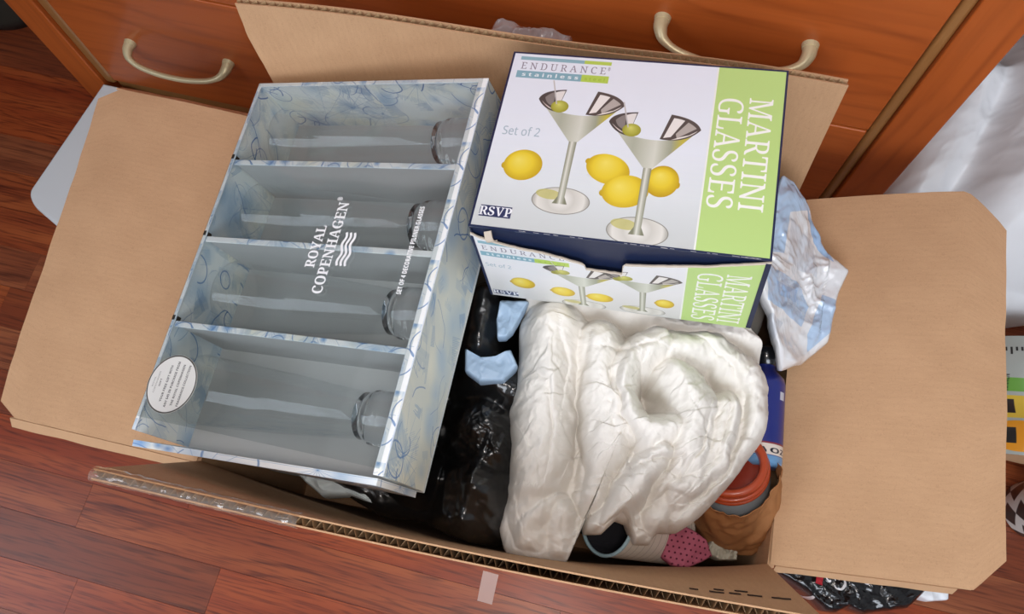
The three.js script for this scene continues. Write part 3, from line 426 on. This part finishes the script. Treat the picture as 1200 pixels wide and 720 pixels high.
// ------------------------------------------------------------------ white tissue bundle
const TISSUE = [[-0.064, -0.216], [-0.036, -0.227], [-0.006, -0.228], [0.03, -0.228], [0.067, -0.230], [0.104, -0.232], [0.117, -0.230], [0.130, -0.214], [0.143, -0.200], [0.150, -0.180], [0.146, -0.147], [0.133, -0.120], [0.119, -0.094], [0.110, -0.079], [0.096, -0.064], [0.081, -0.060], [0.077, -0.050], [0.065, -0.047], [0.055, -0.060], [0.045, -0.059], [0.037, -0.047], [0.025, -0.045], [0.020, -0.054], [0.014, -0.052], [0.017, -0.019], [0.004, -0.016], [-0.015, -0.013], [-0.030, -0.014], [-0.035, -0.019], [-0.042, -0.032], [-0.043, -0.067], [-0.048, -0.099], [-0.058, -0.123], [-0.059, -0.165], [-0.066, -0.195]];
{
  const L = [
    [[-0.035, 0.395, -0.196, 0.030], [-0.026, 0.390, -0.130, 0.032], [-0.019, 0.375, -0.074, 0.033], [-0.017, 0.355, -0.037, 0.029]],
    [[0.003, 0.398, -0.190, 0.022], [0.015, 0.398, -0.152, 0.023], [0.031, 0.392, -0.114, 0.022], [0.026, 0.375, -0.076, 0.020]],
    [[0.049, 0.405, -0.197, 0.012], [0.029, 0.407, -0.179, 0.013], [0.024, 0.407, -0.152, 0.013], [0.036, 0.405, -0.131, 0.013], [0.053, 0.403, -0.126, 0.013], [0.071, 0.400, -0.135, 0.012]],
    [[0.065, 0.402, -0.176, 0.018], [0.085, 0.408, -0.154, 0.023], [0.088, 0.400, -0.117, 0.021]],
    [[0.058, 0.398, -0.196, 0.017], [0.090, 0.395, -0.205, 0.020], [0.115, 0.390, -0.191, 0.019]],
    [[0.125, 0.385, -0.186, 0.015], [0.131, 0.382, -0.156, 0.016], [0.117, 0.378, -0.115, 0.016], [0.095, 0.368, -0.079, 0.016]],
    [[0.109, 0.395, -0.163, 0.013], [0.109, 0.392, -0.123, 0.013], [0.087, 0.385, -0.090, 0.013]],
    [[0.065, 0.400, -0.116, 0.008], [0.050, 0.394, -0.084, 0.009], [0.038, 0.378, -0.054, 0.008]],
    [[0.079, 0.380, -0.098, 0.017], [0.074, 0.365, -0.072, 0.019]], [[0.052, 0.365, -0.067, 0.015], [0.062, 0.350, -0.054, 0.013]], [[0.005, 0.362, -0.055, 0.018], [0.007, 0.348, -0.031, 0.017]]];
  // creases: polylines [x, z] with a steep bank on one side and a long one on the other
  const cuts = [[0.016, 0.002, 0.011, [[-0.006, -0.184], [-0.005, -0.155], [0.001, -0.122], [0.015, -0.090], [0.016, -0.048]]], [0.016, 0.002, 0.01, [[0.028, -0.191], [0.020, -0.161], [0.030, -0.136], [0.047, -0.117], [0.036, -0.086], [0.034, -0.049]]], [0.02, 0.004, 0.009, [[0.037, -0.176], [0.045, -0.162], [0.062, -0.151]]], [0.012, 0.0015, 0.009, [[0.052, -0.102], [0.065, -0.111], [0.082, -0.115], [0.085, -0.107]]], [0.01, 0.0015, 0.01, [[0.083, -0.206], [0.106, -0.196], [0.124, -0.176], [0.125, -0.143], [0.115, -0.105], [0.096, -0.079]]], [0.009, 0.0015, 0.009, [[0.060, -0.192], [0.090, -0.189], [0.111, -0.166], [0.109, -0.123], [0.099, -0.101]]], [0.008, 0.0015, 0.008, [[0.096, -0.153], [0.096, -0.126], [0.086, -0.098]]], [0.009, 0.0015, 0.01, [[0.064, -0.074], [0.079, -0.090], [0.095, -0.085]]], [0.01, 0.0015, 0.012, [[0.017, -0.077], [-0.005, -0.068], [-0.020, -0.051]]], [0.006, 0.0015, 0.01, [[-0.052, -0.157], [-0.031, -0.148], [-0.016, -0.112], [-0.015, -0.082]]], [0.006, 0.0012, 0.008, [[-0.033, -0.198], [-0.017, -0.166], [-0.014, -0.132]]], [0.008, 0.0015, 0.008, [[0.031, -0.047], [0.049, -0.064], [0.061, -0.059]]], [0.007, 0.0015, 0.008, [[0.001, -0.184], [0.031, -0.186], [0.057, -0.204]]]];
  const cut = (x, z) => { let y = 0; for (const [dep, w1, w2, P] of cuts) { let bd = 9, sg = 1, tt = 0; for (let i = 0; i < P.length - 1; i++) { const [ax, az] = P[i], [bx, bz] = P[i + 1], dx = bx - ax, dz = bz - az, t = clamp(((x - ax) * dx + (z - az) * dz) / (dx * dx + dz * dz)), d = Math.hypot(x - ax - dx * t, z - az - dz * t); if (d < bd) { bd = d; sg = (x - ax) * dz - (z - az) * dx; tt = (i + t) / (P.length - 1); } } y += dep * Math.sin(Math.PI * clamp(tt * 0.9 + 0.05)) ** 0.5 * Math.exp(-bd / (sg > 0 ? w1 : w2)); } return y; };
  const F = lobes(L, 0.0007, 1.5), thick = 0.0018;
  const H = (x, z) => {
    const wx = x + 0.006 * (fbm(x * 70, z * 70, 5, 3) - 0.5), wz = z + 0.006 * (fbm(x * 70, z * 70, 8, 3) - 0.5);
    let y = Math.max(F(wx, wz) - cut(wx, wz), lerp(0.34, 0.379 + 0.01 * (ridge(x * 60, z * 40, 77, 2) - 0.5), smooth(-0.205, -0.22, z)));
    for (const [ax, az, px, s] of [[0.9, 0.44, 0.017, 3], [0.3, 0.95, 0.021, 9], [-0.75, 0.66, 0.025, 15]]) {        // layers of thin paper lying over each other: each ends in a step
      const q = (wx * ax + wz * az) / px + 1.1 * fbm(x * 38, z * 38, s, 3), f = q - Math.floor(q), on = smooth(0.45, 0.62, vnoise(x * 45, z * 45, s + 50));
      y += thick * on * (smooth(0, 0.06, f) * (1 - 0.85 * f) - 0.4);
    }
    return y + 0.0055 * (ridge(x * 50 + z * 12, z * 30 - x * 6, 3) - 0.5) + 0.0022 * (ridge(x * 150, z * 120, 23, 3) - 0.5);
  };
  solo('tissue_bundle', drape({ outline: TISSUE, H, rings: 150, segs: 480, drop: (x, z) => lerp(0.022, 0.002, smooth(-0.17, -0.21, z)), roll: 0.14, skirt: 0.03, tuck: 0.06, centre: [0.035, -0.13] }), M.tissue, 'large crumpled bundle of white tissue paper in the carton, in front of the martini box', 'tissue paper');
}
// ------------------------------------------------------------------ plastic bags between the boxes
const crumple = (s, a, f) => (x, z) => a * ((ridge(x * f + 1.3 * vnoise(z * f, x * f, s), z * f, s) - 0.55) + 0.35 * (ridge(x * f * 2.6, z * f * 2.4, s + 31) - 0.5));
{
  const out = [[-0.125, -0.225], [-0.097, -0.235], [-0.06, -0.229], [-0.047, -0.170], [-0.039, -0.134], [-0.025, -0.079], [-0.023, -0.034], [-0.041, -0.020], [-0.063, -0.016], [-0.083, -0.018], [-0.110, -0.024], [-0.150, -0.020], [-0.2, -0.034], [-0.21, -0.1], [-0.17, -0.15], [-0.15, -0.19]];
  const F = lobes([[[-0.065, 0.350, -0.036, 0.028], [-0.067, 0.356, -0.060, 0.028]], [[-0.075, 0.358, -0.108, 0.026], [-0.06, 0.35, -0.09, 0.02]], [[-0.083, 0.352, -0.150, 0.02], [-0.06, 0.35, -0.14, 0.02]], [[-0.095, 0.362, -0.172, 0.012], [-0.099, 0.37, -0.215, 0.013]], [[-0.12, 0.33, -0.06, 0.02], [-0.18, 0.30, -0.08, 0.03]]], 0.003, 1.0);
  const big = crumple(3, 0.012, 19), fine = crumple(9, 0.008, 60), cr = (x, z) => big(x, z) + fine(x, z) * (0.2 + Math.exp(-((x + 0.075) ** 2 + (z + 0.09) ** 2) / 0.0006));
  const b = solo('black_plastic_bag', drape({ outline: out, H: (x, z) => Math.max(F(x, z), 0.29) + cr(x, z), rings: 90, segs: 260, drop: 0.03, roll: 0.22, skirt: 0.05, tuck: 0.2, centre: [-0.085, -0.11] }), M.blackPlastic, 'shiny crumpled black plastic bag between the gift box and the white tissue', 'plastic bag');
}
{
  const cr = crumple(12, 0.007, 32);
  const g1 = drape({ outline: [[-0.085, -0.209], [-0.061, -0.214], [-0.068, -0.185], [-0.072, -0.178], [-0.079, -0.176], [-0.084, -0.192]], H: (x, z) => 0.368 + cr(x, z), rings: 24, segs: 70, drop: 0.006, skirt: 0.012, tuck: 0.1 });
  const g2 = drape({ outline: [[-0.103, -0.163], [-0.092, -0.157], [-0.076, -0.162], [-0.066, -0.17], [-0.057, -0.158], [-0.065, -0.143], [-0.084, -0.138], [-0.098, -0.144]], H: (x, z) => 0.366 + cr(x, z), rings: 24, segs: 80, drop: 0.006, skirt: 0.02, tuck: 0.1 });
  solo('blue_plastic_scrap', [g1, g2], M.bluePlastic, 'pale blue plastic poking up through the black plastic bag', 'plastic bag');
}
{
  const tex = canvasTex(512, 512, (g, w, h) => { g.fillStyle = '#e3e4e6'; g.fillRect(0, 0, w, h); g.fillStyle = '#adc8e4'; const P = (pts) => { g.beginPath(); pts.forEach((p, i) => (i ? g.lineTo(p[0] * w, p[1] * h) : g.moveTo(p[0] * w, p[1] * h))); g.fill(); };
    g.fillStyle = '#b4cbe5'; P([[0, 0], [0.4, 0], [0.5, 0.1], [0.28, 0.2], [0.3, 0.42], [0, 0.5]]); P([[0.12, 0.56], [0.5, 0.5], [0.66, 0.6], [0.6, 0.74], [0.2, 0.72]]); P([[0.78, 0.5], [0.97, 0.52], [0.9, 0.7], [0.72, 0.84], [0.68, 0.76]]); g.fillStyle = '#9fbde0'; P([[0.45, 0.1], [0.76, 0.2], [0.84, 0.3], [0.6, 0.24]]); P([[0.25, 0.6], [0.5, 0.56], [0.55, 0.62], [0.3, 0.66]]); g.fillStyle = '#cfd3da'; P([[0.3, 0.22], [0.62, 0.26], [0.7, 0.42], [0.36, 0.44]]); P([[0.1, 0.76], [0.4, 0.78], [0.3, 0.95], [0.15, 0.92]]);
    g.fillStyle = '#2b2f3a'; g.beginPath(); g.arc(0.06 * w, 0.55 * h, 9, 0, 7); g.fill(); g.beginPath(); g.arc(0.05 * w, 0.66 * h, 8, 0, 7); g.fill(); });
  const out = [[0.118, -0.362], [0.129, -0.364], [0.151, -0.352], [0.170, -0.332], [0.197, -0.313], [0.191, -0.289], [0.188, -0.245], [0.170, -0.222], [0.150, -0.207], [0.139, -0.222], [0.128, -0.243], [0.108, -0.262], [0.105, -0.3]];
  const cr0 = crumple(21, 0.012, 34), cr = (x, z) => cr0(x, z) + 0.004 * (ridge(x * 70 + z * 50, z * 30, 88, 2) - 0.5);
  const g = drape({ outline: out, H: (x, z) => lerp(0.395, 0.345, smooth(0.11, 0.18, x)) + cr(x, z) * (x > 0.178 ? 0.35 : 1), rings: 60, segs: 200, drop: 0.008, roll: 0.12, skirt: 0.012, tuck: 0.05 });
  const p = g.attributes.position, uv = g.attributes.uv; for (let i = 0; i < p.count; i++) uv.setXY(i, (p.getX(i) - 0.105) / 0.092, 1 - (p.getZ(i) + 0.364) / 0.158);
  solo('shopping_bag', g, phys({ map: tex, roughness: 0.25, clearcoat: 1, clearcoatRoughness: 0.1, side: THREE.DoubleSide }), 'crumpled white and pale blue plastic shopping bag between martini box and right flap', 'plastic bag');
}
{
  const t = thing('blue_bottle', 'blue bottle with dark cap lying along the right carton wall under the tissue', 'bottle', [0.150, 0.318, -0.178]); t.rotation.set(0, 0.1, 0);
  const tex = canvasTex(512, 256, (g, w, h) => { g.fillStyle = '#252f7d'; g.fillRect(0, 0, w, h); g.fillStyle = '#e8ddd2'; g.fillRect(w * 0.80, 0, w * 0.1, h); g.fillStyle = '#8a2f3a'; g.fillRect(w * 0.785, 0, w * 0.015, h); g.fillStyle = '#6fa2d0'; g.fillRect(w * 0.905, 0, w * 0.1, h); g.fillStyle = '#20222e'; g.font = 'bold 34px sans-serif'; for (let k = 0; k < 3; k++) { g.save(); g.translate(w * 0.88, h * (k * 0.34 + 0.3)); g.rotate(-Math.PI / 2); g.fillText('OZIAL', 0, 0); g.restore(); } g.fillStyle = '#c8cbd8'; for (let k = 0; k < 4; k++) g.fillRect(w * 0.3, h * (0.1 + k * 0.25), 40, 14); });
  const body = new THREE.LatheGeometry([[0, 0], [0.014, 0], [0.0165, 0.003], [0.017, 0.006], [0.017, 0.07], [0.0155, 0.076], [0.009, 0.083], [0.008, 0.088]].map((q) => new THREE.Vector2(...q)), 40);
  { const uv = body.attributes.uv, p = body.attributes.position; for (let i = 0; i < p.count; i++) uv.setXY(i, 1 - p.getY(i) / 0.09, uv.getX(i)); } body.rotateX(-Math.PI / 2); body.translate(0, 0, 0.045);
  part(t, 'body', body, phys({ map: tex, roughness: 0.3, clearcoat: 0.4 }));
  const cap = new THREE.LatheGeometry([[0, 0], [0.0105, 0], [0.0105, 0.014], [0.009, 0.017], [0, 0.0175]].map((q) => new THREE.Vector2(...q)), 32); cap.rotateX(-Math.PI / 2); cap.translate(0, 0, -0.042); part(t, 'cap', cap, phys({ color: 0x14151a, roughness: 0.25, clearcoat: 0.6 }), 'dark bottle cap');
}
// ------------------------------------------------------------------ jar with an orange rim in brown paper
{
  const up = V(-0.30, 0.90, -0.26).normalize(), q = new THREE.Quaternion().setFromUnitVectors(V(0, 1, 0), up), P0 = V(0.126, 0.336, -0.128);
  const t = thing('orange_jar', 'jar with an orange ringed rim standing in brown paper', 'jar', P0.toArray()); t.quaternion.copy(q);
  const lp = (a) => a.map((p) => new THREE.Vector2(...p)), orange = phys({ color: 0xbb4a24, roughness: 0.35, clearcoat: 0.4 });
  part(t, 'lid', new THREE.LatheGeometry(lp([[0.0228, -0.012], [0.0232, -0.002], [0.0242, 0.0012], [0.0265, 0.002], [0.0292, 0.001], [0.030, -0.0012], [0.0295, -0.004], [0.0285, -0.005]]), 64), orange, 'raised orange rim of the lid');
  part(t, 'inner_disc', new THREE.LatheGeometry(lp([[0, -0.0105], [0.016, -0.0105], [0.0185, -0.0118], [0.0231, -0.0118]]), 64), phys({ color: 0x93301a, roughness: 0.4, clearcoat: 0.3 }), 'recessed darker disc of the lid');
  part(t, 'ring', new THREE.TorusGeometry(0.0288, 0.0024, 12, 64).rotateX(Math.PI / 2).translate(0, -0.0085, 0), orange); part(t, 'ring', new THREE.TorusGeometry(0.029, 0.0022, 12, 64).rotateX(Math.PI / 2).translate(0, -0.0135, 0), orange);
  part(t, 'body', new THREE.LatheGeometry(lp([[0.0275, -0.006], [0.028, -0.02], [0.031, -0.026], [0.031, -0.085], [0.028, -0.092], [0, -0.093]]), 48), phys({ color: 0xb9c2c8, roughness: 0.15, clearcoat: 0.8 }), 'pale glassy jar wall');
  const nu = 90, nv = 26, Pw = (u, v) => { const a = u * Math.PI * 2, n = fbm(Math.cos(a) * 3 + 9, Math.sin(a) * 3 + v * 4, 31, 3) - 0.5, r = lerp(0.040, 0.0325, v ** 1.6) + n * 0.008 * (0.6 + 0.6 * v) + (v > 0.9 ? 0.03 * (v - 0.9) : 0) + 0.004 * ridge(a * 3, v * 9, 41, 2), y = lerp(-0.09, -0.0135 + 0.003 * Math.sin(a * 3 + 1) + n * 0.008, v); return V(Math.cos(a) * r, y, Math.sin(a) * r); };
  const w = sheet(Pw, nu, nv, 0.0007); const wm = new THREE.Mesh(w, std({ color: 0xa87244, roughness: 0.75, side: THREE.DoubleSide })); wm.castShadow = wm.receiveShadow = true; wm.name = 'brown_paper_wrap'; scene.add(wm); wm.position.copy(P0); wm.quaternion.copy(q); info(wm, 'crumpled brown paper wrapped around the orange rimmed jar', 'paper');
}
// ------------------------------------------------------------------ things showing below the tissue
{
  const t = thing('striped_mug', 'cream ribbed mug with pale blue rim lying on its side below the tissue', 'mug', [0.042, 0.300, -0.064]); t.rotation.set(0.12, 0.06, -0.72); 
  const ax = new THREE.LatheGeometry([[0.029, 0.0], [0.0302, 0.001], [0.0305, 0.003], [0.0305, 0.006], [0.0305, 0.075], [0.027, 0.082], [0, 0.083]].map((p) => new THREE.Vector2(...p)), 64); ax.rotateZ(-Math.PI / 2);
  const tex = canvasTex(512, 64, (g, w, h) => { g.fillStyle = '#d9d0c2'; g.fillRect(0, 0, w, h); g.fillStyle = '#a79d90'; for (let k = 1; k < 12; k++) g.fillRect(k * w / 12, 0, 3, h); g.fillStyle = '#b58a5a'; g.fillRect(w * 0.3, h * 0.62, w * 0.1, h * 0.2); });
  { const p = ax.attributes.position, uv = ax.attributes.uv; for (let i = 0; i < p.count; i++) uv.setXY(i, p.getX(i) / 0.085, uv.getX(i)); }
  part(t, 'body', ax, std({ map: tex, roughness: 0.5 }));
  part(t, 'rim', new THREE.TorusGeometry(0.0297, 0.0016, 10, 64).rotateY(Math.PI / 2), phys({ color: 0xa9c6cf, roughness: 0.3, clearcoat: 0.5 }), 'pale blue rim');
  const inn = new THREE.LatheGeometry([[0, 0.06], [0.026, 0.058], [0.0282, 0.05], [0.0286, 0.0]].map((p) => new THREE.Vector2(...p)), 64); inn.rotateZ(-Math.PI / 2);
  part(t, 'inside', inn, phys({ color: 0x3b3a3f, roughness: 0.25, clearcoat: 0.6, side: THREE.DoubleSide }), 'dark glazed inside');
}
{
  const tex = canvasTex(256, 256, (g, w, h) => { g.fillStyle = '#b85f74'; g.fillRect(0, 0, w, h); g.fillStyle = '#5f1c30'; for (let j = 0; j < 8; j++) for (let i = 0; i < 8; i++) { g.beginPath(); g.arc((i + (j % 2) * 0.5 + 0.25) * 32, (j + 0.5) * 32, 6, 0, 7); g.fill(); } }, { rep: [1 / 0.036, 1 / 0.036] });
  const g = drape({ outline: [[0.093, -0.046], [0.103, -0.041], [0.114, -0.041], [0.126, -0.050], [0.134, -0.057], [0.125, -0.068], [0.105, -0.075], [0.094, -0.066]], H: (x, z) => 0.305 - 0.55 * Math.abs(x - 0.112 + (z + 0.05) * 0.2) - 0.5 * Math.max(0, z + 0.066) + 0.002 * ridge(x * 90, z * 90, 7, 2), rings: 30, segs: 90, drop: 0.006, roll: 0.15, skirt: 0.035, tuck: 0.35 });
  solo('dotted_cloth', g, std({ map: tex, roughness: 0.8 }), 'pink cloth with dark dots, folded to a peak in the front right of the carton', 'cloth');
  const g2 = drape({ outline: [[0.128, -0.060], [0.142, -0.056], [0.158, -0.060], [0.157, -0.068], [0.146, -0.075], [0.132, -0.07]], H: (x, z) => 0.268 + 0.012 * ridge(x * 110, z * 90, 19, 3), rings: 26, segs: 80, drop: 0.01, skirt: 0.03, tuck: 0.35 });
  solo('paper_scrap', g2, std({ color: 0xb9b3a0, roughness: 0.85 }), 'small crumpled grey-green paper scrap beside the pink dotted cloth', 'paper');
  const g3 = drape({ outline: [[-0.275, -0.041], [-0.256, -0.034], [-0.230, -0.036], [-0.203, -0.023], [-0.176, -0.030], [-0.144, -0.026], [-0.15, -0.06], [-0.21, -0.075], [-0.27, -0.06]], H: (x, z) => 0.282 + 0.026 * (ridge(x * 34, z * 46, 29, 3) - 0.5), rings: 34, segs: 120, drop: 0.015, skirt: 0.04, tuck: 0.35, centre: [-0.21, -0.047] });
  solo('grey_tissue', g3, std({ color: 0xdde6e6, roughness: 0.75 }), 'crumpled greyish tissue in the shade below the glass gift box', 'tissue paper');
  // unseen packing that carries the two gift boxes
  const cr = crumple(51, 0.012, 22);
  solo('packing_paper', drape({ outline: [[-0.29, -0.34], [0.13, -0.37], [0.145, -0.1], [0.14, -0.07], [-0.28, -0.04]], H: (x, z) => 0.20 + cr(x, z) + (z < -0.2 && x > -0.11 ? 0.15 * smooth(-0.11, -0.06, x) * smooth(-0.2, -0.26, z) : 0), rings: 40, segs: 160, drop: 0.03, skirt: 0.18, tuck: 0.04 }), std({ color: 0x77726a, roughness: 0.9 }), 'crumpled dark grey packing paper filling the carton under everything', 'paper');
}
// ------------------------------------------------------------------ around the carton
{
  const P = [[-0.722, -0.474], [-0.688, -0.474], [-0.57, -0.40], [-0.63, -0.25], [-0.705, -0.272], [-0.757, -0.296], [-0.770, -0.306], [-0.771, -0.32]].map(([x, z]) => new THREE.Vector2(x, -z));
  const s = new THREE.Shape(); s.moveTo(P[0].x, P[0].y); for (const k of [1, 2, 3, 4, 5]) s.lineTo(P[k].x, P[k].y); s.quadraticCurveTo(-0.776, 0.308, P[7].x, P[7].y); s.closePath();
  const g = new THREE.ExtrudeGeometry(s, { depth: 0.036, bevelEnabled: true, bevelSize: 0.003, bevelThickness: 0.003, bevelSegments: 3, curveSegments: 12 }); g.rotateX(-Math.PI / 2); g.translate(0, 0.003, 0); { const p = g.attributes.position; for (let i = 0; i < p.count; i++) if (p.getY(i) > 0.02) p.setY(i, p.getY(i) + Math.max(0, -p.getZ(i) - 0.27) * 0.18); g.computeVertexNormals(); }
  solo('white_flat_box', g, std({ color: 0xd0d2d3, roughness: 0.6 }), 'flat white cardboard box with a rounded corner on the floor under the left flap', 'box');
}
{
  const out = [[0.285, -0.50], [0.282, -0.56], [0.284, -0.62], [0.30, -0.69], [0.38, -0.79], [0.47, -0.82], [0.56, -0.80], [0.62, -0.66], [0.60, -0.49], [0.52, -0.435], [0.44, -0.425], [0.36, -0.44]];
  const F = lobes([[[0.33, 0.16, -0.53, 0.05], [0.36, 0.20, -0.66, 0.06]], [[0.42, 0.24, -0.52, 0.05], [0.46, 0.27, -0.70, 0.06]], [[0.52, 0.22, -0.5, 0.06], [0.55, 0.25, -0.65, 0.07]], [[0.40, 0.18, -0.48, 0.04], [0.48, 0.18, -0.49, 0.04]]], 0.01, 1.1), cr = crumple(61, 0.014, 14);
  solo('white_plastic_bag', drape({ outline: out, H: (x, z) => Math.max(F(x, z), 0.12) + cr(x, z), rings: 90, segs: 280, drop: 0.06, roll: 0.25, skirt: 0.06, tuck: 0.04, centre: [0.45, -0.6] }), M.whitePlastic, 'bulging white plastic bag on the floor beside the dresser', 'plastic bag');
  solo('dark_case', box(0.4, 0.42, 0.12, 0.55, 0.21, -0.93, 0.02), std({ color: 0x08080a, roughness: 0.7 }), 'black upright case behind the white plastic bag', 'case');
}
{
  const tex = canvasTex(256, 512, (g, w, h) => { g.fillStyle = '#aeb4ae'; g.fillRect(0, 0, w, h); g.fillStyle = '#6fa84a'; g.fillRect(0, h * 0.34, w, h * 0.12); g.fillStyle = '#e2c04a'; g.fillRect(0, h * 0.50, w * 0.8, h * 0.22); g.fillStyle = '#e79a2c'; g.beginPath(); g.arc(w * 0.25, h * 0.86, 60, 0, 7); g.fill(); g.fillStyle = '#2a2c2c'; for (let i = 0; i < 26; i++) g.fillRect(i * 10, h * 0.1, 4, i % 5 ? 16 : 30); g.font = 'bold 18px sans-serif'; g.save(); g.translate(50, h * 0.46); g.rotate(-Math.PI / 2); g.fillText('KUNNEN', 0, 0); g.restore(); g.fillRect(w * 0.12, h * 0.54, 30, 70); g.fillRect(w * 0.12, h * 0.8, 26, 60); });
  const g = sheet((u, v) => V(lerp(0.435, 0.53, u) + 0.01 * v, 0.085 + 0.03 * Math.sin(Math.PI * u) + 0.004 * Math.sin(v * 9), lerp(-0.385, -0.255, v)), 20, 20, 0.02, 1, 1, (u, v) => [u, 1 - v]);
  solo('label_packet', g, phys({ map: tex, roughness: 0.3, clearcoat: 0.6 }), 'clear packet with yellow and green label at the right edge of the photo', 'packet');
  const tr = thing('cardboard_tray', 'shallow brown cardboard tray under the yellow labelled packet', 'tray', [0.545, 0, -0.33]);
  part(tr, 'base', box(0.16, 0.004, 0.13, 0, 0.05, 0), M.card); part(tr, 'front_wall', box(0.16, 0.03, 0.005, 0, 0.062, 0.065), M.card); part(tr, 'back_wall', box(0.16, 0.03, 0.005, 0, 0.062, -0.065), M.card); part(tr, 'side_wall', box(0.005, 0.03, 0.13, -0.08, 0.062, 0), M.card); part(tr, 'side_wall', box(0.005, 0.03, 0.13, 0.08, 0.062, 0), M.card); part(tr, 'support', box(0.12, 0.048, 0.11, 0.01, 0.024, 0), M.card);
}
{
  const tex = canvasTex(256, 128, (g, w, h) => { g.fillStyle = '#d9d7d2'; g.fillRect(0, 0, w, h); g.fillStyle = '#17161a'; for (let j = -1; j < 3; j++) for (let i = 0; i < 9; i++) { const x = (i + 0.5) * w / 8, y = (j + (i % 2) * 0.5 + 0.5) * h / 2; g.beginPath(); g.moveTo(x, y - h / 4); g.lineTo(x + w / 16, y); g.lineTo(x, y + h / 4); g.lineTo(x - w / 16, y); g.fill(); } });
  const t = thing('diamond_mug', 'black and white diamond patterned mug on the floor at the right', 'mug', [0.54, 0, -0.222]);
  const b = new THREE.LatheGeometry([[0, 0.0], [0.031, 0], [0.034, 0.003], [0.036, 0.057], [0.0345, 0.06], [0.033, 0.057], [0.031, 0.006], [0, 0.005]].map((p) => new THREE.Vector2(...p)), 48); { const p = b.attributes.position, uv = b.attributes.uv; for (let i = 0; i < p.count; i++) uv.setXY(i, uv.getX(i), clamp(p.getY(i) / 0.06)); }
  part(t, 'body', b, phys({ map: tex, roughness: 0.3, clearcoat: 0.5 })); part(t, 'handle', new THREE.TorusGeometry(0.018, 0.0045, 10, 30, Math.PI).rotateZ(-Math.PI / 2).translate(0.034, 0.03, 0), phys({ color: 0x17161a, roughness: 0.3 }));
}
{
  const tex = canvasTex(512, 512, (g, w, h) => { g.fillStyle = '#0d0c0f'; g.fillRect(0, 0, w, h); g.fillStyle = '#b3202c'; for (let i = 0; i < 16; i++) { g.save(); g.translate(hash(i, 1, 3) * w, hash(i, 2, 3) * h); g.rotate(hash(i, 3, 3) * 6); g.fillRect(-40, -10, 80, 22); g.restore(); } g.fillStyle = '#d8d2d0'; g.font = 'bold 52px serif'; ['G', 'S', 'A', 'R', '&', 'e', 'C'].forEach((s, i) => { for (let j = 0; j < 2; j++) { g.save(); g.translate(hash(i, 5 + j, 3) * w, hash(i, 8 + j, 3) * h); g.rotate(hash(i, 11 + j, 3) * 6); g.fillText(s, 0, 0); g.restore(); } }); });
  const cr = crumple(71, 0.014, 30);
  const g = drape({ outline: [[0.243, -0.078], [0.265, -0.070], [0.287, -0.062], [0.307, -0.049], [0.318, -0.05], [0.329, -0.058], [0.348, -0.056], [0.393, -0.074], [0.412, -0.098], [0.40, -0.16], [0.32, -0.18], [0.25, -0.14]], H: (x, z) => 0.052 + cr(x, z), rings: 50, segs: 180, drop: 0.02, skirt: 0.03, tuck: 0.05 });
  const p = g.attributes.position, uv = g.attributes.uv; for (let i = 0; i < p.count; i++) uv.setXY(i, (p.getX(i) - 0.24) / 0.18, (p.getZ(i) + 0.2) / 0.18);
  solo('printed_black_bag', g, phys({ map: tex, roughness: 0.25, clearcoat: 0.5, side: THREE.DoubleSide }), 'crumpled black plastic bag with red and white print under the right flap', 'plastic bag');
  const g2 = drape({ outline: [[0.402, -0.092], [0.42, -0.088], [0.442, -0.095], [0.44, -0.13], [0.41, -0.13]], H: (x, z) => 0.03 + 0.006 * ridge(x * 60, z * 60, 3, 2), rings: 20, segs: 60, drop: 0.01, skirt: 0.018, tuck: 0.05 });
  solo('white_plastic_scrap', g2, M.whitePlastic, 'small white plastic end beside the black printed bag', 'plastic bag');
}
{
  const g = drape({ outline: [[-0.155, -0.432], [-0.12, -0.424], [-0.085, -0.428], [-0.08, -0.45], [-0.15, -0.452]], H: (x, z) => 0.398 + 0.012 * ridge(x * 80, z * 80, 13, 2), rings: 20, segs: 80, drop: 0.01, skirt: 0.3, tuck: 0.05 });
  solo('clear_plastic_wrap', g, phys({ color: 0xf4f4f6, roughness: 0.12, transmission: 0.7, thickness: 0, side: THREE.DoubleSide }), 'crinkled clear plastic standing between dresser and rear flap', 'plastic wrap');
  { const c = thing('dark_cabinet', 'low dark brown cabinet under the window, left of the dresser', 'cabinet', [-1.36, 0, -0.45]); part(c, 'body', box(0.56, 1.15, 1.05, 0, 0.575, 0, 0.006), std({ color: 0x1d120c, roughness: 0.6 })); part(c, 'top', box(0.59, 0.025, 1.09, 0, 1.162, 0, 0.006), std({ color: 0x1d120c, roughness: 0.5 })); for (const z of [-0.26, 0.26]) { const d = part(c, 'door', box(0.018, 1.0, 0.49, 0.285, 0.59, z, 0.004), std({ color: 0x24160e, roughness: 0.5 })); part(d, 'knob', new THREE.SphereGeometry(0.012, 16, 12).translate(0.304, 0.6, z - Math.sign(z) * 0.19), M.brass); } }
  solo('dark_basket', [new THREE.LatheGeometry([[0, 0], [0.07, 0], [0.082, 0.03], [0.085, 0.09], [0.08, 0.1], [0.076, 0.09], [0.072, 0.03], [0, 0.012]].map((p) => new THREE.Vector2(...p)), 48).translate(-0.985, 0, -0.64)], std({ color: 0x2c2a22, roughness: 0.7 }), 'dark round bowl on the floor left of the dresser', 'bowl');
}
renderer.render(scene, camera);
